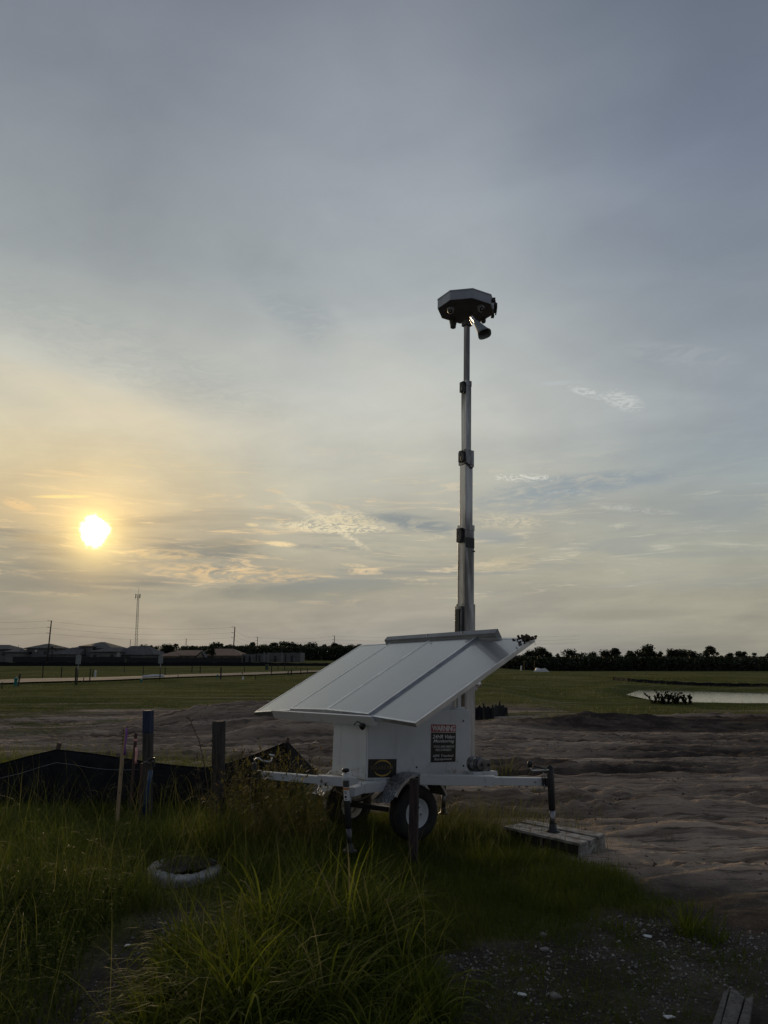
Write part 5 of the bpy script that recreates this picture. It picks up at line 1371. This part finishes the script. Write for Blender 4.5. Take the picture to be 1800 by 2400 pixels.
def build_blades(name, sets, matl, label, cat, kind='stuff', parent=None, link=True, group=None):
    vs = []; li = []; ls = []; lt = []; tn = []; vo = 0; lo = 0
    for V, segs, tint in sets:
        n, k, _ = V.shape; vs.append(V.reshape(-1,3)); base = vo+np.arange(n)[:,None]*k
        for s in range(segs-1):
            q = np.stack([base[:,0]+2*s, base[:,0]+2*s+1, base[:,0]+2*s+3, base[:,0]+2*s+2], 1); li.append(q.ravel()); lt.append(np.full(n, 4))
        q = np.stack([base[:,0]+2*segs-2, base[:,0]+2*segs-1, base[:,0]+2*segs], 1); li.append(q.ravel()); lt.append(np.full(n, 3))
        tt_ = tint[:,None]*np.ones((1,k)); tn.append(tt_.ravel()); vo += n*k
    vs = np.concatenate(vs); li = np.concatenate(li); lt = np.concatenate(lt); tn = np.concatenate(tn)
    me = bpy.data.meshes.new(name); me.vertices.add(len(vs)); me.vertices.foreach_set('co', vs.ravel().astype(np.float32))
    me.loops.add(len(li)); me.loops.foreach_set('vertex_index', li.astype(np.int32)); me.polygons.add(len(lt))
    me.polygons.foreach_set('loop_start', np.r_[0, np.cumsum(lt)[:-1]].astype(np.int32)); me.update(calc_edges=True)
    me.polygons.foreach_set('use_smooth', np.ones(len(lt), bool))
    a = me.attributes.new('tint', 'FLOAT', 'POINT'); a.data.foreach_set('value', tn.astype(np.float32)); me.materials.append(matl)
    o = bpy.data.objects.new(name, me)
    col.objects.link(o)
    if parent is not None: o.parent = parent; return o
    return tag(o, label, cat, group, kind)
def grassmat(name, a, b, straw, tr=.35, rough=.55):
    m = bpy.data.materials.new(name); m.use_nodes = True; t = m.node_tree; N.nt = t
    bs = t.nodes['Principled BSDF']; at_ = t.nodes.new('ShaderNodeAttribute'); at_.attribute_name = 'tint'; f = N(at_.outputs['Fac'])
    cc = mixc(sstep(f, 0, .78), a, b); cc = mixc(sstep(f, .80, .97), cc, straw); t.links.new(cc.s, bs.inputs['Base Color'])
    bs.inputs['Roughness'].default_value = rough; bs.inputs['Specular IOR Level'].default_value = .05
    trn = t.nodes.new('ShaderNodeBsdfTranslucent'); t.links.new(mixc(.3, cc, (.20,.22,.01)).s, trn.inputs[0])
    mx = t.nodes.new('ShaderNodeMixShader'); mx.inputs[0].default_value = tr
    t.links.new(bs.outputs[0], mx.inputs[1]); t.links.new(trn.outputs[0], mx.inputs[2]); t.links.new(mx.outputs[0], t.nodes['Material Output'].inputs[0])
    return m
g_lawn = grassmat('lawn_blades', (.048,.075,.012), (.095,.125,.022), (.13,.115,.045), .45)
g_tall = grassmat('tall_blades', (.060,.090,.016), (.140,.168,.032), (.21,.18,.08), .45)
g_big = grassmat('broad_blades', (.045,.074,.010), (.155,.185,.026), (.25,.22,.10), .55, .6)
g_weed = grassmat('reddish_weeds', (.090,.090,.028), (.145,.110,.045), (.20,.13,.07), .45)
g_far = grassmat('field_blades', (.125,.136,.044), (.225,.215,.085), (.28,.24,.12), .2)
rg = np.random.default_rng(99)
def scatter(P, dens, margin=0.0):
    xs = [p[0] for p in P]; ys = [p[1] for p in P]; x0, x1, y0, y1 = min(xs), max(xs), max(min(ys), 3.2), max(ys)
    n = int((x1-x0)*(y1-y0)*dens); x = rg.uniform(x0, x1, n); y = rg.uniform(y0, y1, n)
    d = sdist(x, y, P); k = (-d + rg.normal(0, .10, n) + (fbm(x*1.9, y*1.9, 3, 55)-.5)*.75) > margin
    vis = np.abs(x) < y*.60+.7
    k &= vis; return x[k], y[k], d[k]
def roots(x, y): return np.stack([x, y, terrain(x, y)-.01], 1)
ring_c = (rc[0], rc[1])
def keep(x, y):                      # keep the ring, the wheels' tracks and the path clear
    k = np.hypot(x-ring_c[0], (y-ring_c[1]+.10)) > .42
    return k
# fine dark lawn right and in front of the trailer
x, y, d = scatter(lawn, 5200); k = keep(x, y); x, y, d = x[k], y[k], d[k]
pt = fbm(x*2.2, y*2.2, 3, 80); k = rg.uniform(0,1,len(x)) < .35+1.1*pt; x, y, d, pt = x[k], y[k], d[k], pt[k]; n = len(x)
h = (.07+.13*pt*rg.uniform(.5,1.4,n))*(.55+.45*smooth(-d, 0, .35)); 
S = [blades(roots(x, y), h, rg.uniform(.0022,.0045,n), rg.uniform(0,6.28,n), rg.uniform(0,.45,n), rg.uniform(.2,1.4,n), 3, np.clip(rg.normal(.42,.25,n)+ (pt-.5)*.6,0,1), rg)]
n2 = 420; x2, y2, _ = scatter(lawn, 40); n2 = len(x2); S.append(blades(roots(x2, y2), rg.uniform(.18,.34,n2), rg.uniform(.0016,.003,n2), rg.uniform(0,6.28,n2), rg.uniform(0,.4,n2), rg.uniform(.2,1.0,n2), 4, rg.uniform(.75,1,n2), rg))
build_blades('short_grass', S, g_lawn, 'short dark green grass between the trailer wheel and the board platform', 'grass')
# taller rough grass on the left, behind and around the posts
x, y, d = scatter(leftg, 2300); k = keep(x, y); x, y, d = x[k], y[k], d[k]; pt = fbm(x*1.4+5, y*1.6, 4, 81); k = rg.uniform(0,1,len(x)) < .25+1.3*pt; x, y, d, pt = x[k], y[k], d[k], pt[k]; n = len(x)
hh = (.14+.42*pt*rg.uniform(.3,1.5,n))*(.6+.4*smooth(-d, 0, .4))*(.75+.25*smooth(y, 5, 6.5)-.50*smooth(y, 7.0, 8.4))
S = [blades(roots(x, y), hh, rg.uniform(.003,.0065,n), rg.uniform(0,6.28,n), rg.uniform(0,.5,n), rg.uniform(.3,1.9,n), 4, np.clip(rg.normal(.42,.27,n)+(pt-.5)*.5,0,1), rg)]
x2, y2, _ = scatter(leftg, 60); n2 = len(x2); S.append(blades(roots(x2, y2), rg.uniform(.35,.85,n2), rg.uniform(.002,.0045,n2), rg.uniform(0,6.28,n2), rg.uniform(0,.5,n2), rg.uniform(.3,1.9,n2), 6, rg.uniform(.8,1,n2), rg))
# grass that stands behind the silt fence
for (gx, gy, sx, sy, n3, hm) in ((-4.9,10.9,.55,.5,700,.55),(-2.75,10.4,.5,.35,800,.55),(-5.8,12.2,1.0,.6,700,.45),(-3.9,11.6,.7,.4,300,.3),(-6.6,10.2,.8,.6,700,.5)):
    x3 = rg.normal(gx, sx, n3); y3 = np.maximum(rg.normal(gy, sy, n3), 9.75); S.append(blades(roots(x3, y3), hm*rg.uniform(.4,1.1,n3), rg.uniform(.004,.007,n3), rg.uniform(0,6.28,n3), rg.uniform(0,.35,n3), rg.uniform(.1,1.0,n3), 4, rg.uniform(.1,.95,n3), rg))
build_blades('rough_grass', S, g_tall, 'knee-high rough grass around the timber posts on the left', 'grass')
# the big clump of broad arching grass in the middle foreground
x, y, d = scatter(tuft, 26); sets = []
for cx, cy, dd in zip(x, y, d):
    n = rg.integers(42, 80); a = rg.uniform(0, 6.28, n); r_ = np.abs(rg.normal(0, .05, n)); P = np.stack([cx+r_*np.cos(a), cy+r_*np.sin(a)], 1)
    core = float(smooth(np.array([-dd]), -.05, .40)[0]); H = (.30+.30*core)*rg.uniform(.75,1.15)
    L_ = H*rg.uniform(.55,1.25,n); az2 = a+rg.normal(0,.7,n)
    sets.append(blades(roots(P[:,0], P[:,1]), L_, rg.uniform(.006,.0145,n), az2, rg.uniform(.05,.85,n), rg.uniform(.6,3.0,n), 6, np.clip(rg.normal(.45,.28,n),0,1), rg))
n2 = 140; i_ = rg.integers(0, len(x), n2); sets.append(blades(roots(x[i_]+rg.normal(0,.08,n2), y[i_]+rg.normal(0,.08,n2)), rg.uniform(.4,.75,n2), rg.uniform(.002,.003,n2), rg.uniform(0,6.28,n2), rg.uniform(.0,.6,n2), rg.uniform(.3,1.5,n2), 6, rg.uniform(.8,1,n2), rg))
n3 = 900; i_ = rg.integers(0, len(x), n3); a = rg.uniform(0,6.28,n3); sets.append(blades(roots(x[i_]+.06*np.cos(a), y[i_]+.06*np.sin(a)), rg.uniform(.22,.5,n3), rg.uniform(.013,.022,n3), a+rg.normal(0,.6,n3), rg.uniform(.2,.9,n3), rg.uniform(1.2,3.2,n3), 7, np.clip(rg.normal(.5,.25,n3),0,.85), rg))
n2 = 26000; xf, yf, df = scatter(tuft, 1500); n2 = len(xf); sets.append(blades(roots(xf, yf), rg.uniform(.12,.36,n2), rg.uniform(.003,.006,n2), rg.uniform(0,6.28,n2), rg.uniform(0,.6,n2), rg.uniform(.3,1.8,n2), 3, rg.uniform(0,.4,n2), rg))
build_blades('arching_grass', sets, g_big, 'big clump of broad arching grass in the middle foreground', 'grass')
# weeds with small leaves: stems plus leaves along them
def weeds(cx, cy, n, hlo, hhi, leaves, lsize, rg, spread=.3, lw=.35, tint=(.1,.9), tlo=.25):
    az2 = rg.uniform(0,6.28,n); h = rg.uniform(hlo,hhi,n); ln = rg.uniform(0,spread,n); bd = rg.uniform(0,.7,n); P = roots(cx, cy); st = blades(P, h, rg.uniform(.003,.005,n), az2, ln, bd, 6, rg.uniform(.3,.9,n), rg)
    V = st[0]; out = [st]; mids = (V[:,0:12:2]+V[:,1:12:2])/2; mids = np.concatenate([mids, V[:,12:13]], 1)
    t = rg.uniform(tlo,1,(n,leaves))*6; i0_ = np.minimum(t.astype(int), 5); f = (t-i0_)[...,None]; idx = np.arange(n)[:,None]
    pos = (mids[idx,i0_]*(1-f)+mids[idx,np.minimum(i0_+1,6)]*f).reshape(-1,3); m_ = len(pos)
    out.append(blades(pos, lsize*rg.uniform(.5,1.3,m_), lsize*lw*rg.uniform(.6,1.2,m_), rg.uniform(0,6.28,m_), rg.uniform(.3,1.5,m_), rg.uniform(0,1.2,m_), 2, rg.uniform(tint[0],tint[1],m_), rg)); return out
wd_p = poly([(480,1790),(560,1770),(680,1770),(700,1830),(690,1870),(560,1880),(500,1850)]); x, y, d = scatter(wd_p, 120, -.15)
k = rg.permutation(len(x))[:330]; S = weeds(x[k], y[k], len(k), .30, .92, 26, .045, rg)
x, y, d = scatter(wd_p, 1500, -.1); n = len(x); S.append(blades(roots(x, y), rg.uniform(.15,.48,n), rg.uniform(.002,.004,n), rg.uniform(0,6.28,n), rg.uniform(0,.6,n), rg.uniform(.2,1.4,n), 4, rg.uniform(.2,1,n), rg))
build_blades('reddish_weeds', S, g_weed, 'tangle of reddish brown weeds in front of the left outrigger arm', 'weeds')
lp = poly([(-200,1950),(60,1950),(200,1960),(290,1985),(335,2010),(300,2050),(215,2080),(150,2130),(60,2190),(0,2260),(-200,2300)]); x, y, d = scatter(lp, 230)
S = weeds(x, y, len(x), .10, .36, 20, .026, rg, .5, .5, (0,.5))
build_blades('leafy_weeds', S, grassmat('leafy_weed', (.036,.060,.012), (.075,.105,.022), (.1,.09,.04), .3, .8), 'low leafy weeds in the lower left corner', 'weeds')
# leaning dead stems and vine around the square post
vn = MB()
for base, pts in (((505,1960,7.66),[(497,1880,7.66),(500,1830,7.64),(512,1800,7.64),(505,1770,7.64),(520,1750,7.64)]),((520,1960,7.66),[(530,1880,7.64),(520,1830,7.63),(508,1795,7.63),(500,1765,7.63),(497,1735,7.65)]),((500,1950,7.64),[(488,1850,7.62),(480,1800,7.62),(474,1770,7.62),(466,1735,7.62),(455,1712,7.62),(447,1690,7.62),(440,1682,7.62)]),((522,1940,7.64),[(534,1850,7.62),(548,1822,7.62),(553,1812,7.62)]),((520,1900,7.63),[(531,1830,7.62),(537,1800,7.62),(536,1790,7.62)])):
    q = [at(*base)]+[at(*p) for p in pts]; vn.tube(q, list(np.linspace(.006,.0022,len(q))), 5)
    for a, b in zip(q[1:], q[2:]+[q[-1]]):
        for _ in range(4):
            t = random.random(); c = a*(1-t)+b*t; d = nz(rng.normal(size=3)); vn.tube([c, c+d*random.uniform(.01,.03)], random.uniform(.002,.005), 4, False)
o = vn.build('dead_vine', mat('dead_vine', (.12,.088,.050), .9, .2, 20)); recenter(o, at(509,1966,7.64)); tag(o, 'dry brown vine winding up the square timber post', 'vine')
vn = MB()
for i in range(15):
    bx = rng.uniform(470,760); Yb = rng.uniform(6.9,7.5); p = gt(bx, 1538.5+1.7*1800/Yb); hh_ = rng.uniform(.45,.85); q = [p]; a = rng.uniform(0,6.28)
    for s in range(6): q.append(q[-1]+np.array([math.cos(a)*.03*s*rng.uniform(0,1), math.sin(a)*.02*s, hh_/6])+rng.normal(0,.008,3))
    vn.tube(q, list(np.linspace(.004,.0015,7)), 4)
    for s in (3,4,5,6):
        for _ in range(7):
            d = nz(rng.normal(size=3)+np.array([0,0,.6])); c = q[s]; vn.tube([c, c+d*.03, c+d*.055+rng.normal(0,.01,3)], [.0022,.0035,.0012], 4, False)
o = vn.build('seed_stems', bpy.data.materials['dead_vine']); recenter(o, (-.9,7.2,0)); tag(o, 'tall curled brown seed stems rising over the left outrigger arm', 'weeds', kind='stuff')
# tufts standing on their own
def tuft_at(px, py, n, hm, w, sp, label, matl=g_big, group=None, drop=1.4, name='grass_tuft'):
    p = gt(px, py); a = rg.uniform(0,6.28,n); r_ = np.abs(rg.normal(0,sp,n)); P = roots(p[0]+r_*np.cos(a), p[1]+r_*np.sin(a)*.6)-p
    o = build_blades(name, [blades(P, hm*rg.uniform(.45,1.15,n), w*rg.uniform(.6,1.3,n), a+rg.normal(0,.5,n), rg.uniform(.1,.7,n), rg.uniform(.2,drop,n), 5, np.clip(rg.normal(.4,.25,n),0,1), rg)], matl, label, 'grass tuft', None, group=group)
    o.location = p; return o
tuft_at(1618, 2188, 150, .20, .008, .09, 'green grass tuft at the right edge of the dirt, largest of the lone tufts')
tuft_at(1455, 2188, 90, .12, .006, .08, 'small tuft in the dirt left of the large lone tuft', g_lawn)
tuft_at(1668, 2212, 90, .12, .007, .10, 'spreading green tuft touching the right side of the large lone tuft', g_lawn)
tuft_at(1374, 1998, 34, .17, .006, .05, 'few arching blades at the near corner of the board platform')
tuft_at(1182, 1822, 70, .42, .007, .18, 'upright yellow-green tuft behind the winch', g_far)
tuft_at(1190, 1850, 40, .14, .005, .12, 'low tuft below the right outrigger sleeve', g_far); tuft_at(1253, 1853, 45, .14, .005, .12, 'low tuft below the middle of the right outrigger arm', g_far)
tuft_at(1345, 1878, 40, .12, .005, .10, 'low tuft on the sand right of the right jack', g_far)
tuft_at(1565, 1972, 30, .08, .004, .06, 'tiny tuft alone on the rutted sand at the right', g_far)
tuft_at(1735, 2245, 60, .07, .005, .13, 'flat creeping tuft near the right frame edge', g_lawn)
for i in range(9): tuft_at(1190+i*55+random.uniform(-15,15), 2110+random.uniform(-25,90), 55, .09, .004, .10, ordw(i)+' thin tuft from the left along the upper dirt', g_lawn, 'thin low tufts on the dirt', name='grass_tuft')
for i, (a_, b_) in enumerate(((1330,2250),(1400,2280),(1470,2290),(1540,2310),(1600,2330),(1200,2290),(1120,2320))): tuft_at(a_, b_, 70, .07, .003, .10, ('third','fourth','fifth','sixth','rightmost','second','leftmost')[i]+' thin tuft along the lower dirt', g_lawn, 'thin low tufts on the dirt')
x, y, d = scatter([tuple(gz(a, b)[:2]) for a, b in ((900,2330),(930,2120),(960,2040),(1200,1995),(1380,1970),(1560,2010),(1640,2060),(1640,2150),(1450,2200),(1300,2250),(1250,2330))], 3400); pt = fbm(x*2.6, y*2.6, 4, 130); k = pt + rg.normal(0,.03,len(x)) > .53; x, y = x[k], y[k]; n = len(x)
build_blades('runner_grass', [blades(roots(x, y), rg.uniform(.03,.11,n), rg.uniform(.0022,.0045,n), rg.uniform(0,6.28,n), rg.uniform(.1,1.2,n), rg.uniform(.2,1.4,n), 3, np.clip(rg.normal(.4,.3,n),0,1), rg)], g_lawn, 'patchy low runner grass creeping over the dirt at the lower right', 'grass')
# sparse growth between the wheels and behind the trailer
n = 2600; x = rg.normal(.75,.55,n); y = rg.normal(8.1,.5,n); S = [blades(roots(x, y), rg.uniform(.08,.30,n), rg.uniform(.003,.005,n), rg.uniform(0,6.28,n), rg.uniform(0,.4,n), rg.uniform(.2,1.3,n), 4, rg.uniform(.2,1,n), rg)]
# darker clumps of taller growth between the sand and the pond
n = 16000; X = rg.uniform(1.5,34,n); Y = rg.uniform(22.5,62,n); f_ = fbm(X*.45, Y*.8, 4, 120); dd = sdist(X, Y, pond); k = (f_ > .57) & (dd > .5) & (X < Y*.6) & (terrain_masks(X, Y)[0] > .5); X, Y = X[k], Y[k]; n = len(X)
S.append(blades(roots(X, Y), rg.uniform(.12,.34,n)*(1-.4*(Y < 34)), rg.uniform(.010,.022,n)*(Y/35), rg.uniform(0,6.28,n), rg.uniform(0,.5,n), rg.uniform(.1,1.0,n), 2, rg.uniform(0,.35,n), rg))
# rough field grass beyond the sand
n = 52000; Y = 20+ (rg.uniform(0,1,n)**1.5)*55; X = rg.uniform(-.62,.62,n)*Y; g_, _, _, _ = terrain_masks(X, Y); dd = np.where((X > 5) & (Y > 25), sdist(X, Y, pond), 9); zt_ = terrain(X, Y)
k = (rg.uniform(0,1,n) < g_*np.clip((fbm(X*.22, Y*.7, 4, 140)-.34)*4.5, .06, 1)) & (dd > .1) & (zt_ > WATER-.02); X, Y = X[k], Y[k]; n = len(X); patch = fbm(X*.3, Y*.5, 3, 90); near_pond = np.where((X > 2) & (Y > 22) & (Y < 27), .6, np.where((X > 6) & (Y > 26) & (Y < 40), -.7, 0.0))
S.append(blades(roots(X, Y), rg.uniform(.04,.17,n)*(.4+1.3*patch)*(1+.7*near_pond), rg.uniform(.008,.018,n)*(Y/35), rg.uniform(0,6.28,n), rg.uniform(0,.7,n), rg.uniform(.1,1.2,n), 2, np.clip(rg.normal(.5,.28,n)+(patch-.5)*1.2,0,1), rg))
build_blades('field_grass', S, g_far, 'rough field grass beyond the bare sand', 'grass')
# leafy shrubs on the pond bank
for i, (px, py, hm) in enumerate(((1543,1648,.72),(1562,1649,.52),(1584,1649,.62),(1606,1650,.46))):
    p = gt(px, py); n = 10; S2 = []; x_ = rg.normal(0,.14,n); y_ = rg.normal(0,.1,n)
    P = np.stack([p[0]+x_, p[1]+y_], 1); ws_ = weeds(P[:,0], P[:,1], n, hm*.45, hm*.95, 34, .12, rg, .5, .7, (0,.5), .02); ws_ = [(V-p, s, t) for V, s, t in ws_]
    o = build_blades('pond_shrub', ws_, leaf_tree, ('leftmost','second','third','rightmost')[i]+' dark leafy shrub on the near pond bank', 'shrub', None, group='shrubs on the pond bank'); o.location = p
S = []
n = 900; x = rg.uniform(7.5,17,n); q = rg.uniform(26,31,n); S.append(blades(roots(x, q), rg.uniform(.08,.2,n), rg.uniform(.012,.02,n), rg.uniform(0,6.28,n), rg.uniform(0,.3,n), rg.uniform(.1,.9,n), 3, rg.uniform(0,1,n), rg))
build_blades('bank_grass', S, g_far, 'taller grass along the near bank of the pond', 'grass')
n = 260; a = rg.uniform(0,6.28,n); r_ = .17*np.sqrt(rg.uniform(0,1,n)); P = np.stack([rc[0]+r_*np.cos(a), rc[1]+.07+r_*np.sin(a), np.full(n,.09)], 1)
S = [blades(P, rg.uniform(.05,.22,n), rg.uniform(.003,.006,n), rg.uniform(0,6.28,n), rg.uniform(.2,1.4,n), rg.uniform(.2,1.4,n), 4, rg.uniform(.3,1,n), rg)]
n = 150; a = rg.uniform(1.0,5.3,n); P = np.stack([rc[0]+.31*np.cos(a)+rg.normal(0,.03,n), rc[1]+.30*np.sin(a+1.5)+.05, np.full(n,.0)], 1); S.append(blades(P, rg.uniform(.08,.22,n), rg.uniform(.003,.006,n), rg.uniform(0,6.28,n), rg.uniform(.1,1.0,n), rg.uniform(.2,1.4,n), 4, rg.uniform(.1,.9,n), rg))
n = 420; a = rg.uniform(.1,3.0,n); P = np.stack([rc[0]+.27*np.cos(a)+rg.normal(0,.05,n), rc[1]+.27*np.sin(a)+rg.normal(0,.05,n), np.full(n,.01)], 1); S.append(blades(P, rg.uniform(.06,.20,n), rg.uniform(.003,.006,n), rg.uniform(0,6.28,n), rg.uniform(.1,1.3,n), rg.uniform(.2,1.6,n), 4, rg.uniform(.1,1,n), rg))
S += weeds(rc[0]+rg.normal(0,.14,26), rc[1]+rg.normal(.05,.12,26), 26, .10, .26, 16, .03, rg, .9, .5, (.1,.9))
build_blades('ring_weeds', S, g_tall, 'weeds and straw growing in and around the concrete ring', 'weeds')
n = 3500; Y = rg.uniform(3.8,7.4,n); X = rg.uniform(-.55,.42,n)*Y; P = roots(X, Y); P[:,2] += .012
build_blades('dead_straw', [blades(P, rg.uniform(.04,.20,n), rg.uniform(.0018,.0035,n), rg.uniform(0,6.28,n), rg.uniform(1.2,1.55,n), rg.uniform(-.1,.25,n), 3, rg.uniform(.85,1,n), rg)], g_tall, 'dead straw lying loose over the dirt and grass', 'straw')
# gravel and shell fragments in the dirt
def pebbles(n, xr, yr, smin, smax, keepf, seed):
    r = np.random.default_rng(seed); x = r.uniform(*xr, n); y = r.uniform(*yr, n); k = keepf(x, y, r); x, y = x[k], y[k]; n = len(x); z = terrain(x, y)
    s = smin+(smax-smin)*r.uniform(0,1,n)**3; base = np.array([(1,0,0),(0,1,0),(-1,0,0),(0,-1,0),(0,0,.6),(0,0,-.6)]); a = r.uniform(0,6.28,n); ca, sa = np.cos(a), np.sin(a)
    B = base[None]*r.uniform(.55,1.3,(n,6,1)); V = np.stack([B[...,0]*ca[:,None]-B[...,1]*sa[:,None]*.6, B[...,0]*sa[:,None]+B[...,1]*ca[:,None]*.6, B[...,2]], -1)*s[:,None,None]
    V += np.stack([x, y, z+s*.15], 1)[:,None]; F = [(0,1,4),(1,2,4),(2,3,4),(3,0,4),(1,0,5),(2,1,5),(3,2,5),(0,3,5)]
    idx = (np.arange(n)[:,None,None]*6+np.array(F)[None]).reshape(-1,3); me = bpy.data.meshes.new('gravel'); me.vertices.add(n*6); me.vertices.foreach_set('co', V.reshape(-1).astype(np.float32))
    me.loops.add(idx.size); me.loops.foreach_set('vertex_index', idx.ravel().astype(np.int32)); me.polygons.add(len(idx)); me.polygons.foreach_set('loop_start', (np.arange(len(idx))*3).astype(np.int32)); me.update(calc_edges=True)
    at_ = me.attributes.new('tint', 'FLOAT', 'POINT'); at_.data.foreach_set('value', np.repeat(r.uniform(0,1,n)**2, 6).astype(np.float32)); return me
def gravel_mat():
    m = bpy.data.materials.new('gravel'); m.use_nodes = True; t = m.node_tree; N.nt = t; b = t.nodes['Principled BSDF']; a = t.nodes.new('ShaderNodeAttribute'); a.attribute_name = 'tint'
    t.links.new(mixc(N(a.outputs['Fac']), (.07,.062,.055), (.42,.40,.37)).s, b.inputs['Base Color']); b.inputs['Roughness'].default_value = .8; return m
gvm = gravel_mat(); gp = [tuple(gz(a, b)[:2]) for a, b in ((150,2330),(180,2150),(250,2060),(300,1990),(345,1960),(370,2010),(340,2100),(320,2330))]
dp_ = [tuple(gz(a, b)[:2]) for a, b in ((900,2330),(930,2150),(960,2060),(1200,2010),(1330,1985),(1500,2000),(1750,2040),(1800,2330))]
def kf(x, y, r): 
    a = sdist(x, y, gp); b = sdist(x, y, dp_); c = fbm(x*3.5, y*3.5, 3, 95); return ((a < .03) | (b < .03)) & (r.uniform(0,1,len(x)) < np.clip((c-.34)*3.4, .10, 1))
me = pebbles(62000, (-3.2,3.6), (3.3,6.3), 0.0025, .017, kf, 4); me.materials.append(gvm); o = bpy.data.objects.new('gravel', me); col.objects.link(o); tag(o, 'loose gravel and shell fragments in the dark dirt', 'gravel', kind='stuff')
def kf2(x, y, r): c = fbm(x*1.2, y*1.2, 3, 97); g_, d_, _, _ = terrain_masks(x, y); return (g_ < .3) & (r.uniform(0,1,len(x)) < np.clip((c-.45)*3, .02, 1))
me = pebbles(40000, (-9,13), (6.3,20), .004, .030, kf2, 6); me.materials.append(mat('sand_clod', (.13,.105,.09), .9, .2, 30)); o = bpy.data.objects.new('sand_clods', me); col.objects.link(o); tag(o, 'small clods of damp sand strewn over the wheel tracks', 'clods', kind='stuff')
# scraps
for i, (px, py, s, lab) in enumerate(((299,2222,.030,'white paper scrap on the gravel path at the lower left'),(383,2234,.018,'small white scrap on the left edge of the big grass clump'),(1224,2338,.035,'white shell-like scrap at the bottom edge right of the clump'),(1518,2200,.030,'thin white scrap on the dirt left of the large lone tuft'),(1570,2391,.030,'white scrap beside the boards at the bottom edge'),(526,1672,.09,'white litter on the edge of the sand left of the solar panels'))):
    p = gt(px, py)+np.array([0,0,.008]); m = MB(); vs = []
    for k in range(6):
        t = 2*math.pi*k/6; rr2 = s*random.uniform(.6,1.1); vs.append(p+np.array([rr2*math.cos(t), rr2*.6*math.sin(t), random.uniform(0,.35)*s]))
    m.add(vs+[v+np.array([0,0,.004]) for v in vs], [(5,4,3,2,1,0),(6,7,8,9,10,11)]+[(k, (k+1) % 6, (k+1) % 6+6, k+6) for k in range(6)]); o = m.build('scrap', litter_m); recenter(o, p); tag(o, lab, 'litter')
